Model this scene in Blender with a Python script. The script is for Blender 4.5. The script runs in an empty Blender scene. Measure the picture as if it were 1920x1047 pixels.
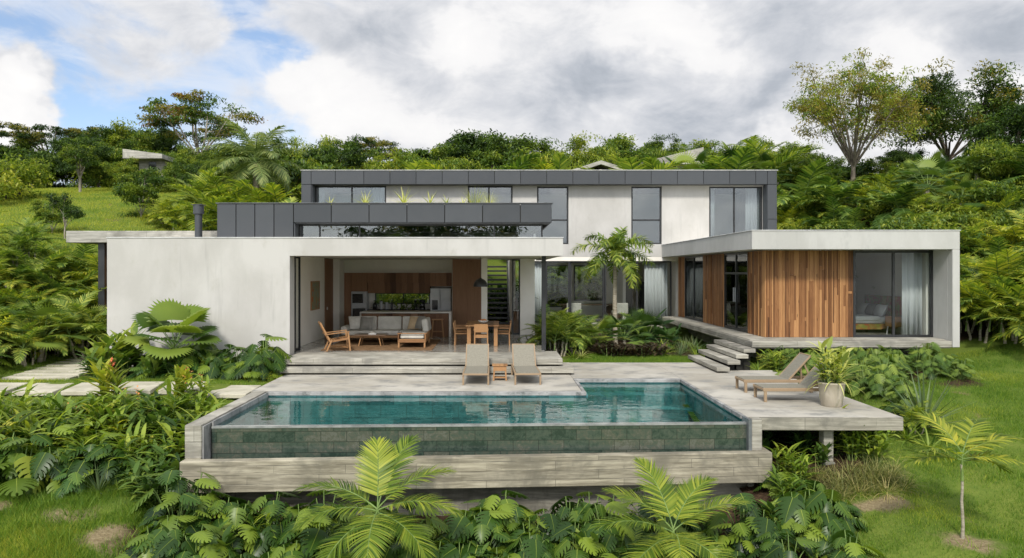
import bpy, math, random
import numpy as np
from mathutils import Vector, Matrix
from math import radians as R, sin, cos, pi
random.seed(7)
sc = bpy.context.scene
COL = sc.collection

# ------------------------------------------------------------------ camera
F, CX, CY, H = 1400.0, 930.0, 510.0, 2.8
cd = bpy.data.cameras.new('camera'); cam = bpy.data.objects.new('camera', cd); COL.objects.link(cam)
cd.sensor_width = 36; cd.lens = F / 1920 * 36
cd.shift_x = (960 - CX) / 1920; cd.shift_y = (CY - 523.5) / 1920
cd.clip_start = .1; cd.clip_end = 5000
cam.location = (0, 0, H); cam.rotation_euler = (pi / 2, 0, 0)
sc.camera = cam
# ------------------------------------------------------------------ sun, exposure
SUN_EL, SUN_AZ = 43, 190          # degrees; azimuth clockwise from +Y: the sun stands behind the camera
sd = bpy.data.lights.new('sun', 'SUN'); sun = bpy.data.objects.new('sun', sd); COL.objects.link(sun)
sd.energy = 2.8; sd.angle = R(7); sd.color = (1, .95, .87)
sdir = Vector((sin(R(SUN_AZ)) * cos(R(SUN_EL)), cos(R(SUN_AZ)) * cos(R(SUN_EL)), sin(R(SUN_EL))))
sun.rotation_euler = (-sdir).to_track_quat('-Z', 'Y').to_euler()
sun.location = sdir * 60
sc.view_settings.view_transform = 'Standard'; sc.view_settings.look = 'None'
sc.view_settings.gamma = 1; sc.view_settings.use_curve_mapping = False
sc.view_settings.exposure = 0.24
sc.cycles.max_bounces = 10; sc.cycles.diffuse_bounces = 7; sc.cycles.glossy_bounces = 4
sc.cycles.transmission_bounces = 6; sc.cycles.transparent_max_bounces = 12
sc.cycles.use_denoising = True
sc.cycles.sample_clamp_indirect = 6

# ------------------------------------------------------------------ sky: Nishita air with procedural clouds by direction
world = bpy.data.worlds.new('World'); sc.world = world; world.use_nodes = True
wt = world.node_tree; wt.nodes.clear()
class NT:
    """tiny helper to wire node trees"""
    def __init__(s, t): s.t = t
    def n(s, typ, ins=None, **kw):
        nd = s.t.nodes.new(typ)
        for k, v in kw.items(): setattr(nd, k, v)
        for k, v in (ins or {}).items():
            so = nd.inputs[k]
            if isinstance(v, bpy.types.NodeSocket): s.t.links.new(v, so)
            elif isinstance(v, tuple) and len(v) == 3 and so.type == 'RGBA': so.default_value = (*v, 1)
            else: so.default_value = v
        return nd
    def math(s, op, a, b=0., clamp=False):
        nd = s.n('ShaderNodeMath', {0: a, 1: b}, operation=op, use_clamp=clamp); return nd.outputs[0]
    def noise(s, vec, scale, detail=4, rough=.55, dist=0., col=False):
        nd = s.n('ShaderNodeTexNoise', {'Vector': vec, 'Scale': scale, 'Detail': detail, 'Roughness': rough, 'Distortion': dist})
        return nd.outputs['Color' if col else 'Fac']
    def ramp(s, fac, stops, interp='LINEAR'):
        nd = s.n('ShaderNodeValToRGB', {'Fac': fac}); cr = nd.color_ramp; cr.interpolation = interp
        while len(cr.elements) < len(stops): cr.elements.new(.5)
        for e, (p, c) in zip(cr.elements, stops):
            e.position = p; e.color = (*c, 1) if isinstance(c, tuple) else (c, c, c, 1)
        return nd.outputs['Color']
    def mix(s, fac, a, b, mode='MIX'):
        nd = s.n('ShaderNodeMix', data_type='RGBA', blend_type=mode)
        for k, v in ((0, fac), (6, a), (7, b)):
            if isinstance(v, bpy.types.NodeSocket): s.t.links.new(v, nd.inputs[k])
            elif isinstance(v, tuple): nd.inputs[k].default_value = (*v, 1)
            else: nd.inputs[k].default_value = v
        return nd.outputs[2]
    def vmath(s, op, a, b=(0, 0, 0), out=0, scale=None):
        nd = s.n('ShaderNodeVectorMath', {0: a, 1: b}, operation=op)
        if scale is not None: nd.inputs['Scale'].default_value = scale
        return nd.outputs[out]
    def remap(s, v, a, b, c=0., d=1., smooth=True):
        nd = s.n('ShaderNodeMapRange', {0: v, 1: a, 2: b, 3: c, 4: d}, clamp=True)
        if smooth: nd.interpolation_type = 'SMOOTHSTEP'
        return nd.outputs[0]
W = NT(wt)
sky = W.n('ShaderNodeTexSky', sky_type='NISHITA', sun_disc=False, sun_elevation=R(SUN_EL), sun_rotation=R(SUN_AZ),
          altitude=900, air_density=1.0, dust_density=1.4, ozone_density=1.6)
D = W.n('ShaderNodeTexCoord').outputs['Generated']
def cloud_dir(px, py): return Vector(((px - CX) / F, 1, (CY - py) / F)).normalized()
w1 = W.noise(D, 5.5, 5, .6, col=True)
Dw = W.vmath('ADD', D, W.vmath('SCALE', W.vmath('SUBTRACT', w1, (.5, .5, .5)), scale=.17))
def blob(px, py, rx, ry, soft=.35, src=None, rot=0):
    """smooth spot on the sky dome, its radii given as angles (tangent units x 1400)"""
    c = cloud_dir(px, py)
    v = W.vmath('SUBTRACT', src or Dw, tuple(c))
    if rot: v = W.n('ShaderNodeVectorRotate', {'Vector': v, 'Axis': (0, 1, 0), 'Angle': R(rot)}, rotation_type='AXIS_ANGLE').outputs[0]
    v = W.vmath('MULTIPLY', v, (F / rx, 1.0, F / ry))
    return W.remap(W.vmath('LENGTH', v, out=1), 1.0, soft)
def total(lst):
    a = lst[0]
    for b in lst[1:]: a = W.math('ADD', a, b)
    return a
def times(a, k): return W.math('MULTIPLY', a, k)
# cover: 1 = cloud, 0 = blue air
Dz = W.vmath('MULTIPLY', D, (1, 1, 1.9))
cov_n = W.math('ADD', times(W.noise(Dz, 3.4, 8, .60, .6), .68), times(W.noise(Dz, 9.5, 8, .62, .5), .32))
cover = total([cov_n, W.math('MULTIPLY', blob(480, 120, 190, 130, 0, rot=-35), -.15), times(blob(60, 60, 150, 90, 0), -.13), times(blob(500, 120, 75, 60, 0, rot=-40), -.16),
               times(blob(455, 10, 60, 50, 0), -.2), times(blob(110, 215, 190, 60, 0), -.10), times(blob(330, 190, 120, 60, 0), -.08), times(blob(200, 110, 150, 50, 0, rot=-20), .08),
               times(blob(250, 300, 330, 60, 0), -.04),
               times(blob(1300, 130, 900, 330, .3), .25), times(blob(640, 190, 150, 80, .2), .3), times(blob(20, 225, 110, 95, .5), .4), times(blob(370, 40, 130, 90, 0), .16)])
mask = W.remap(cover, .36, .57)
# brightness of the cloud
br_n = total([times(W.noise(W.vmath('ADD', Dz, (3.1, 0, 1.7)), 4.2, 8, .58, .45), .60), times(W.noise(W.vmath('ADD', Dz, (1.3, 0, 4.2)), 10., 8, .62, .5), .50), -.06, W.math('ADD', 0.04, 0.)])
bright = total([br_n, times(blob(620, 180, 150, 85, .2), .22), times(blob(20, 230, 100, 90, .45), .34), times(blob(840, 50, 120, 70, 0), .22), times(blob(1240, 60, 170, 95, 0), .3),
                times(blob(1720, 90, 60, 110, 0, rot=40), .22), times(blob(1440, 240, 70, 70, 0), .2), times(blob(1890, 170, 90, 40, 0), .22), times(blob(780, 240, 200, 60, 0), .1),
                times(blob(1090, 165, 190, 80, 0, rot=12), -.24), times(blob(1340, 185, 240, 70, 0), -.11), times(blob(1440, 160, 110, 60, 0, rot=30), -.18), times(blob(720, 60, 130, 60, 0, rot=20), -.12),
                times(blob(1890, 70, 120, 100, 0), -.24), times(blob(1480, 60, 150, 90, 0), -.1), times(blob(1020, 120, 110, 80, 0), -.12), times(blob(1250, 240, 160, 50, 0), -.1)])
cl = W.ramp(bright, [(.16, (2.8, 3.15, 3.6)), (.34, (4.2, 4.5, 5.0)), (.48, (5.9, 6.05, 6.4)), (.64, (7.9, 7.85, 7.9)), (.9, (8.7, 8.6, 8.5))])
# extra cloud brightness round the sun behind the camera, added to light the facade
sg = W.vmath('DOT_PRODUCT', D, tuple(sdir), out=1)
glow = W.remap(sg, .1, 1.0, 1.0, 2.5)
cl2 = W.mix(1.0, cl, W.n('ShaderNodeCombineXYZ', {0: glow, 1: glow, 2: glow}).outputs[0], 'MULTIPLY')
air = W.mix(1.0, sky.outputs[0], (1.5, 1.5, 1.5), 'MULTIPLY')
veil = W.remap(W.noise(W.vmath('MULTIPLY', D, (1, 1, 2.6)), 7.5, 6, .6, .8), .38, .68, .10, .70)
air2 = W.mix(veil, air, (7.0, 7.4, 8.1))
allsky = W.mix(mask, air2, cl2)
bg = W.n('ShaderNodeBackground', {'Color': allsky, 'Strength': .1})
W.n('ShaderNodeOutputWorld', {'Surface': bg.outputs[0]})

# ------------------------------------------------------------------ object helpers
def tag(o, label=None, cat=None, group=None, kind=None):
    if label: o['label'] = label
    if cat: o['category'] = cat
    if group: o['group'] = group
    if kind: o['kind'] = kind
    return o
def thing(name, label, cat, loc=(0, 0, 0), rz=0, group=None):
    o = bpy.data.objects.new(name, None); COL.objects.link(o)
    o.empty_display_size = .1
    o.location = loc; o.rotation_euler.z = rz
    return tag(o, label, cat, group)
def copy_tree(o, parent=None):
    c = o.copy(); COL.objects.link(c)
    if parent is not None:
        c.parent = parent
    for ch in KIDS.get(o.name, []): 
        KIDS.setdefault(c.name, []).append(copy_tree(ch, c))
    return c
KIDS = {}
class MB:
    """collects vertices and faces, links them as ONE mesh object"""
    def __init__(s): s.v = []; s.f = []; s.m = []; s.sm = []
    def add(s, vs, fs, mi=0, smooth=False):
        b = len(s.v); s.v += [tuple(p) for p in vs]
        for f in fs:
            s.f.append(tuple(i + b for i in f)); s.m.append(mi); s.sm.append(smooth)
        return s
    def box(s, x0, x1, y0, y1, z0, z1, mi=0):
        vs = [(x, y, z) for z in (z0, z1) for y in (y0, y1) for x in (x0, x1)]
        return s.add(vs, [(0, 2, 3, 1), (4, 5, 7, 6), (0, 1, 5, 4), (2, 6, 7, 3), (0, 4, 6, 2), (1, 3, 7, 5)], mi)
    def prism(s, pts, z0, z1, mi=0):
        """pts: plan outline, counter-clockwise"""
        n = len(pts); zt = z1 if isinstance(z1, (list, tuple)) else [z1] * n
        vs = [(x, y, z0) for x, y in pts] + [(p[0], p[1], z) for p, z in zip(pts, zt)]
        fs = [tuple(range(n - 1, -1, -1)), tuple(range(n, 2 * n))] + [(i, (i + 1) % n, n + (i + 1) % n, n + i) for i in range(n)]
        return s.add(vs, fs, mi)
    def obox(s, c, ax, ay, az, mi=0):
        """oriented box: centre and three half-axis vectors"""
        c, ax, ay, az = Vector(c), Vector(ax), Vector(ay), Vector(az)
        vs = [c + ax * i + ay * j + az * k for k in (-1, 1) for j in (-1, 1) for i in (-1, 1)]
        return s.add(vs, [(0, 2, 3, 1), (4, 5, 7, 6), (0, 1, 5, 4), (2, 6, 7, 3), (0, 4, 6, 2), (1, 3, 7, 5)], mi)
    def bar(s, a, b, w, h=None, up=(0, 0, 1), mi=0):
        a, b = Vector(a), Vector(b); d = b - a; u = Vector(up)
        if abs(d.normalized().dot(u)) > .98: u = Vector((0, 1, 0))
        sx = d.cross(u).normalized(); sz = sx.cross(d).normalized(); h = h or w
        return s.obox((a + b) / 2, sx * w / 2, d / 2, sz * h / 2, mi)
    def tube(s, pts, rad, n=8, mi=0, cap=True):
        pts = [Vector(p) for p in pts]; m = len(pts)
        rr = rad if isinstance(rad, (list, tuple)) else [rad] * m
        vs = []
        for i, p in enumerate(pts):
            d = (pts[min(i + 1, m - 1)] - pts[max(i - 1, 0)]).normalized()
            u = Vector((0, 0, 1)) if abs(d.z) < .9 else Vector((0, 1, 0))
            sx = d.cross(u).normalized(); sy = sx.cross(d)
            vs += [p + (sx * cos(2 * pi * k / n) + sy * sin(2 * pi * k / n)) * rr[i] for k in range(n)]
        fs = [(i * n + k, i * n + (k + 1) % n, (i + 1) * n + (k + 1) % n, (i + 1) * n + k) for i in range(m - 1) for k in range(n)]
        s.add(vs, fs, mi, True)
        if cap: s.add(vs[:n], [tuple(range(n - 1, -1, -1))], mi); s.add(vs[-n:], [tuple(range(n))], mi)
        return s
    def lathe(s, prof, c=(0, 0, 0), n=24, mi=0):
        vs = [(c[0] + r * cos(2 * pi * k / n), c[1] + r * sin(2 * pi * k / n), c[2] + z) for r, z in prof for k in range(n)]
        fs = [(i * n + k, i * n + (k + 1) % n, (i + 1) * n + (k + 1) % n, (i + 1) * n + k) for i in range(len(prof) - 1) for k in range(n)]
        return s.add(vs, fs, mi, True)
    def pillow(s, c, ax, ay, az, mi=0, n=6, p=.45):
        """soft cushion: half axes ax, ay and half thickness az"""
        c, ax, ay, az = Vector(c), Vector(ax), Vector(ay), Vector(az)
        g = [-1 + 2 * i / n for i in range(n + 1)]
        for sg_ in (1, -1):
            vs = []
            for j in g:
                for i in g:
                    t = max(0, (1 - abs(i) ** 3)) ** p * max(0, (1 - abs(j) ** 3)) ** p
                    pin = 1 - .05 * (1 - abs(j)) * abs(i) - .05 * (1 - abs(i)) * abs(j)
                    vs.append(c + ax * i * pin + ay * j * pin + az * t * sg_)
            fs = [(r * (n + 1) + q, r * (n + 1) + q + 1, (r + 1) * (n + 1) + q + 1, (r + 1) * (n + 1) + q) for r in range(n) for q in range(n)]
            if sg_ < 0: fs = [f[::-1] for f in fs]
            s.add(vs, fs, mi, True)
        return s
    # ---- foliage primitives
    def blade(s, p, d, up, L, Wd, droop=0., n=3, mi=0, fold=.25, prof=None, flat=False):
        p, d, up = Vector(p), Vector(d).normalized(), Vector(up)
        side = d.cross(up)
        if side.length < 1e-4: side = d.cross(Vector((1, .3, .2)))
        side.normalize(); vs = []; st = L / n; ang = droop / n
        for i in range(n + 1):
            t = i / n
            w = Wd / 2 * (prof(t) if prof else (sin(pi * min(1, .12 + .88 * t) ** .8) if t < 1 else 0.02))
            u = side.cross(d)
            if flat: vs += [p - side * w, p + side * w]
            else: vs += [p - side * w + u * fold * w, p.copy(), p + side * w + u * fold * w]
            d = (Matrix.Rotation(-ang, 3, side) @ d)
            p = p + d * st
        if flat: fs = [(2 * i, 2 * i + 1, 2 * i + 3, 2 * i + 2) for i in range(n)]
        else: fs = [f for i in range(n) for f in ((3 * i, 3 * i + 1, 3 * i + 4, 3 * i + 3), (3 * i + 1, 3 * i + 2, 3 * i + 5, 3 * i + 4))]
        return s.add(vs, fs, mi, True)
    def build(s, name, mats, parent=None, bevel=0, seg=1):
        me = bpy.data.meshes.new(name); me.from_pydata(s.v, [], s.f)
        mats = mats if isinstance(mats, (list, tuple)) else [mats]
        for m in mats: me.materials.append(m)
        if len(mats) > 1: me.polygons.foreach_set('material_index', s.m)
        me.polygons.foreach_set('use_smooth', s.sm)
        me.update()
        o = bpy.data.objects.new(name, me); COL.objects.link(o)
        if parent is not None:
            o.parent = parent; KIDS.setdefault(parent.name, []).append(o)
        if bevel:
            b = o.modifiers.new('bevel', 'BEVEL'); b.width = bevel; b.segments = seg; b.limit_method = 'ANGLE'
        return o
def box(*a): return MB().box(*a)

# ------------------------------------------------------------------ materials
MATS = {}
def new_mat(name):
    m = bpy.data.materials.new(name); m.use_nodes = True; m.node_tree.nodes.clear(); MATS[name] = m
    return m, NT(m.node_tree)
def finish(m, N, bsdf, disp=None):
    N.n('ShaderNodeOutputMaterial', {'Surface': bsdf}); return m
def bump(N, h, strength=.3, dist=.02):
    return N.n('ShaderNodeBump', {'Height': h, 'Strength': strength, 'Distance': dist}).outputs[0]
def pos(N): return N.n('ShaderNodeNewGeometry').outputs['Position']
def objc(N): return N.n('ShaderNodeTexCoord').outputs['Object']
def stretch(N, v, sx, sy, sz): return N.vmath('MULTIPLY', v, (sx, sy, sz))
def principled(N, col, rough=.6, spec=.5, normal=None, metal=0., **kw):
    ins = {'Base Color': col, 'Roughness': rough, 'Specular IOR Level': spec, 'Metallic': metal}
    if normal is not None: ins['Normal'] = normal
    ins.update(kw)
    return N.n('ShaderNodeBsdfPrincipled', ins).outputs[0]
def mottled(name, c0, c1, scale=2., rough=.6, spec=.4, bstr=.15, bscale=40, detail=6, spots=None, streak=(1, 1, 1), bdist=.01, rr=None, drip=0):
    m, N = new_mat(name); P = objc(N)
    a = N.noise(stretch(N, P, *streak), scale, detail, .6, .3)
    col = N.ramp(a, [(.38, c0), (.62, c1)])
    if spots:
        b = N.noise(stretch(N, P, *streak), spots[1], 5, .65)
        col = N.mix(N.remap(b, spots[2], spots[3]), col, spots[0])
    if drip:
        dr_ = N.noise(stretch(N, P, 4.5, 4.5, .22), 2.0, 5, .6, .2); dm = N.remap(N.noise(P, .45, 4), .42, .66)
        col = N.mix(N.math('MULTIPLY', N.math('MULTIPLY', N.remap(dr_, .54, .72), dm), drip), col, tuple(q * .55 for q in c0))
        ft = N.n('ShaderNodeSeparateXYZ', {0: P}).outputs[2]
        spl = N.math('MULTIPLY', N.remap(N.math('ADD', ft, N.math('MULTIPLY', N.noise(stretch(N, P, 3, 3, .5), 2, 4), -1.1)), .25, -.75), .5)
        col = N.mix(spl, col, (.33, .30, .22))
    r = rough
    if rr: r = N.remap(N.noise(P, 3, 4), .3, .7, rr[0], rr[1])
    nb = bump(N, N.noise(P, bscale, 4, .6), bstr, bdist) if bstr else None
    return finish(m, N, principled(N, col, r, spec, nb))
mottled('stucco', (.425, .412, .385), (.495, .482, .455), .9, .85, .2, .25, 60, 7, ((.40, .385, .345), 1.7, .56, .78), (1, 1, .55), .006, None, .24)
mottled('stucco_cool', (.40, .395, .37), (.465, .46, .435), 1.1, .85, .2, .25, 60, 7, ((.37, .37, .35), 2.2, .55, .8), (1, 1, .5), .006, None, .4)
mottled('plaster_inside', (.74, .705, .63), (.80, .77, .70), .7, .9, .2, .1, 30)
mottled('deck', (.32, .295, .243), (.44, .415, .36), .6, .75, .25, .25, 30, 9, ((.225, .22, .20), 1.15, .47, .68), (1, 1.25, 1), .006)
mottled('coping', (.17, .17, .165), (.34, .335, .32), 2.2, .6, .4, .3, 30, 6, ((.10, .105, .10), 4, .5, .7))
mottled('floor_polished', (.25, .24, .21), (.36, .345, .305), .8, .16, .5, .03, 30, 6, None, (1, 1, 1), .004, (.08, .24))
mottled('metal_dark', (.060, .066, .072), (.078, .084, .091), 1.2, .42, .45, .05, 120)
def metal_panel():
    m, N = new_mat('metal_dark'); P = objc(N); isl = N.n('ShaderNodeNewGeometry').outputs['Random Per Island']
    v = N.math('ADD', N.math('MULTIPLY', isl, .6), N.math('MULTIPLY', N.noise(stretch(N, P, 1, 1, .5), 1.4, 5, .6), .4))
    return finish(m, N, principled(N, N.ramp(v, [(.1, (.036, .040, .045)), (.9, (.056, .061, .067))]), N.remap(N.noise(P, 2.5, 4), .3, .7, .34, .5), .45))
metal_panel()
mottled('metal_cap', (.07, .075, .08), (.1, .105, .11), 3, .4, .5, 0)
mottled('sky_sheen', (.18, .19, .185), (.30, .31, .30), 3, .08, .6, .05, 30)  # pale tone for sky reflected in the water film at the pool edge
mottled('cap_light', (.42, .42, .41), (.6, .6, .58), 2, .5, .5, 0)
mottled('frame_black', (.014, .015, .016), (.024, .025, .026), 3, .38, .5, 0)
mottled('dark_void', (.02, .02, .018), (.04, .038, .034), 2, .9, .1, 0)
mottled('steel', (.42, .43, .44), (.52, .53, .54), 2, .3, .8, 0)
mottled('steel_dark', (.10, .11, .115), (.16, .17, .175), 2, .3, .6, 0)
mottled('black_gloss', (.012, .012, .013), (.02, .02, .02), 2, .15, .6, 0)
mottled('soil', (.06, .038, .024), (.13, .085, .055), 3, .95, .1, .8, 14, 6, None, (1, 1, 1), .05)
mottled('linen', (.44, .42, .37), (.54, .52, .46), 4, .9, .1, .3, 200)
mottled('linen_dark', (.20, .19, .165), (.26, .25, .22), 4, .9, .1, .3, 200)
mottled('tan_cloth', (.40, .30, .18), (.50, .38, .24), 4, .9, .1, .3, 200)
mottled('white_cloth', (.66, .66, .65), (.74, .74, .73), 3, .9, .1, .3, 60)
mottled('sling', (.185, .172, .135), (.235, .22, .175), 30, .75, .2, .35, 300)
mottled('rug', (.16, .095, .05), (.24, .15, .085), 5, .95, .05, .6, 120)
mottled('pot_clay', (.33, .29, .22), (.46, .41, .33), 3, .75, .25, .25, 50, 6, ((.26, .25, .17), 4, .52, .7), (1, 1, .5))
mottled('ceramic', (.6, .57, .5), (.7, .67, .6), 3, .3, .5, 0)
mottled('slab_path', (.36, .335, .255), (.52, .485, .385), 1.4, .85, .2, .3, 40, 6, ((.30, .30, .2), 3, .58, .78))
mottled('bark_pale', (.22, .19, .15), (.42, .38, .31), 5, .9, .1, .6, 30, 6, ((.13, .12, .09), 4, .52, .7), (1, 1, .35), .02)
mottled('bark_mid', (.12, .10, .078), (.25, .215, .165), 5, .9, .1, .6, 30, 6, ((.08, .07, .055), 4, .52, .7), (1, 1, .35), .02)
mottled('bark_dark', (.06, .048, .035), (.16, .13, .10), 6, .95, .1, .7, 30, 6, None, (1, 1, .3), .02)
mottled('palm_bark', (.24, .21, .16), (.40, .36, .28), 4, .9, .1, .5, 18, 5, ((.13, .12, .08), 5, .5, .7), (.5, .5, 5), .02)
mottled('stem_green', (.10, .16, .04), (.18, .26, .07), 5, .6, .3, 0)
mottled('flower_red', (.42, .06, .03), (.60, .17, .06), 8, .6, .3, 0)
mottled('flower_orange', (.55, .18, .05), (.66, .32, .10), 8, .6, .3, 0)
mottled('picture', (.30, .24, .12), (.22, .27, .20), 5, .7, .2, 0, 40, 6, ((.45, .12, .05), 4, .55, .62))
mottled('headboard', (.25, .30, .06), (.40, .10, .05), 6, .8, .2, 0, 40, 3, ((.42, .34, .10), 5, .52, .62))
mottled('solar', (.014, .03, .032), (.03, .055, .055), 3, .3, .5, 0)

def concrete(name, c0, c1, board=.16, dark=(.20, .19, .165)):
    """board-marked concrete: horizontal pour lines, long streaks, blotches"""
    m, N = new_mat(name); P = objc(N)
    st = N.noise(stretch(N, P, .55, .55, 7), 2.2, 7, .62, .4)
    bl = N.noise(P, 1.1, 6, .62, .5)
    col = N.ramp(st, [(.38, c0), (.62, c1)])
    col = N.mix(N.remap(bl, .46, .66, 0, .8), col, dark)
    sp = N.noise(stretch(N, P, 1, 1, 3.2), 5, 5, .7)
    col = N.mix(N.remap(sp, .60, .74, 0, .65), col, dark)
    z = N.n('ShaderNodeSeparateXYZ', {0: P}).outputs
    wob = N.math('ADD', z[2], N.math('MULTIPLY', N.noise(P, 1.5, 3), .02))
    fr = N.math('FRACT', N.math('DIVIDE', wob, board))
    line = N.remap(N.math('ABSOLUTE', N.math('SUBTRACT', fr, .5)), .455, .49)
    brk = N.remap(N.noise(stretch(N, P, .7, .7, 9), 1.7, 3), .48, .56)
    line = N.math('MULTIPLY', line, brk)
    xy = N.math('ADD', N.n('ShaderNodeSeparateXYZ', {0: P}).outputs[0], N.math('MULTIPLY', z[1], .9))
    bk_ = N.n('ShaderNodeTexBrick', {'Vector': N.n('ShaderNodeCombineXYZ', {0: xy, 1: wob, 2: 0.}).outputs[0], 'Color1': (0, 0, 0), 'Color2': (1, 1, 1), 'Mortar': (.5, .5, .5), 'Scale': 1., 'Mortar Size': .006, 'Bias': 0., 'Brick Width': 1.35, 'Row Height': board}, offset=.37)
    tone = N.math('MULTIPLY', N.math('SUBTRACT', bk_.outputs['Color'], .5), .30)
    col = N.mix(1.0, col, N.n('ShaderNodeCombineXYZ', {0: N.math('ADD', 1., tone), 1: N.math('ADD', 1., tone), 2: N.math('ADD', 1., tone)}).outputs[0], 'MULTIPLY')
    jn = N.math('MULTIPLY', bk_.outputs['Fac'], N.remap(N.noise(P, 1.9, 3), .38, .55))
    col = N.mix(N.math('MULTIPLY', jn, .8), col, tuple(q * .7 for q in dark))
    bh = N.n('ShaderNodeTexVoronoi', {'Vector': P, 'Scale': 9.}).outputs['Distance']
    col = N.mix(N.remap(bh, .075, .04, 0, .6), col, (.10, .095, .08))
    col = N.mix(N.math('MULTIPLY', line, .55), col, (.13, .12, .10))
    hgt = N.math('SUBTRACT', N.math('MULTIPLY', st, .6), line)
    nb = bump(N, hgt, .5, .012)
    return finish(m, N, principled(N, col, .8, .3, nb))
concrete('board_concrete', (.18, .16, .115), (.38, .345, .26), .17, (.15, .138, .105))
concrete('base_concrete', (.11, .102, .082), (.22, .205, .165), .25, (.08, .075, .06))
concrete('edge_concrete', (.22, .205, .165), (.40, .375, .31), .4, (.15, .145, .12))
concrete('step_concrete', (.24, .225, .185), (.41, .39, .33), .3)
concrete('slab_concrete', (.30, .29, .255), (.46, .44, .39), .3)
concrete('dim_concrete', (.16, .155, .135), (.27, .26, .23), .25, (.10, .10, .085))

def boards(name, c_lo, c_mid, c_hi, axis_streak=(9, 9, .5), rough=.6, grain=1.0):
    """timber: every board its own tone, grain along z"""
    m, N = new_mat(name); P = objc(N); g = N.n('ShaderNodeNewGeometry')
    isl = g.outputs['Random Per Island']
    off = N.vmath('SCALE', N.n('ShaderNodeCombineXYZ', {0: isl, 1: isl, 2: isl}).outputs[0], scale=37.)
    Q = N.vmath('ADD', P, off)
    gr = N.noise(stretch(N, Q, *axis_streak), 3.0, 7, .65, 1.2)
    big = N.noise(stretch(N, Q, *(a * .25 for a in axis_streak)), 2.2, 4, .6, .6)
    v = N.math('ADD', N.math('MULTIPLY', isl, .46), N.math('ADD', N.math('MULTIPLY', gr, .40 * grain), N.math('MULTIPLY', big, .22)))
    col = N.ramp(v, [(.26, c_lo), (.52, c_mid), (.82, c_hi)])
    kn = N.n('ShaderNodeTexVoronoi', {'Vector': stretch(N, Q, axis_streak[0] * .35, axis_streak[1] * .35, axis_streak[2] * 1.6), 'Scale': 1.6}).outputs['Distance']
    col = N.mix(N.remap(kn, .10, .03, 0, .7), col, c_lo)
    return finish(m, N, principled(N, col, rough, .3, bump(N, gr, .25, .006)))
boards('cladding_wood', (.042, .018, .008), (.195, .084, .030), (.43, .225, .092), grain=1.15)
boards('kitchen_wood', (.070, .032, .016), (.18, .090, .046), (.29, .16, .088))
boards('teak', (.15, .072, .030), (.31, .16, .068), (.42, .24, .11), (7, 7, 7), .5, .6)
boards('teak_grey', (.15, .105, .062), (.25, .175, .105), (.33, .24, .15), (7, 7, 7), .6, .6)
boards('dark_table', (.05, .03, .02), (.10, .065, .04), (.15, .1, .065), (7, 7, 7), .35, .6)

def glass(name, tint, refl=.06, rough=.0, fres=1.5):
    m, N = new_mat(name)
    fr = N.n('ShaderNodeFresnel', {'IOR': fres}).outputs[0]
    fac = N.math('ADD', fr, refl, True)
    t = N.n('ShaderNodeBsdfTransparent', {'Color': tint}).outputs[0]
    wv = N.noise(pos(N), .55, 2)
    g = N.n('ShaderNodeBsdfGlossy', {'Color': (.92, .95, .96), 'Roughness': rough, 'Normal': bump(N, wv, .04, .2)}).outputs[0]
    return finish(m, N, N.n('ShaderNodeMixShader', {0: fac, 1: t, 2: g}).outputs[0])
glass('glass', (.90, .92, .915), .0, .0, 1.28)
glass('glass_upper', (.80, .83, .83), .075, .0, 1.4)
glass('glass_strip', (.66, .69, .69), .10, .0, 1.45)
def curtain_mat():
    m, N = new_mat('curtain'); P = objc(N)
    a = N.n('ShaderNodeBsdfDiffuse', {'Color': (.74, .75, .75)}).outputs[0]
    b = N.n('ShaderNodeBsdfTranslucent', {'Color': (.74, .76, .77)}).outputs[0]
    return finish(m, N, N.n('ShaderNodeMixShader', {0: .35, 1: a, 2: b}).outputs[0])
curtain_mat()
def water_mat():
    m, N = new_mat('water'); P = pos(N)
    h = N.math('ADD', N.noise(stretch(N, P, 1, 1.5, 1), 2.0, 3, .5), N.math('MULTIPLY', N.noise(P, 7, 2, .5), .22))
    nb = bump(N, h, .16, .035)
    fr = N.n('ShaderNodeFresnel', {'IOR': 1.33, 'Normal': nb}).outputs[0]
    t = N.n('ShaderNodeBsdfTransparent', {'Color': (.66, .88, .86)}).outputs[0]
    g = N.n('ShaderNodeBsdfGlossy', {'Color': (1, 1, 1), 'Roughness': .015, 'Normal': nb}).outputs[0]
    return finish(m, N, N.n('ShaderNodeMixShader', {0: fr, 1: t, 2: g}).outputs[0])
water_mat()
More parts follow.
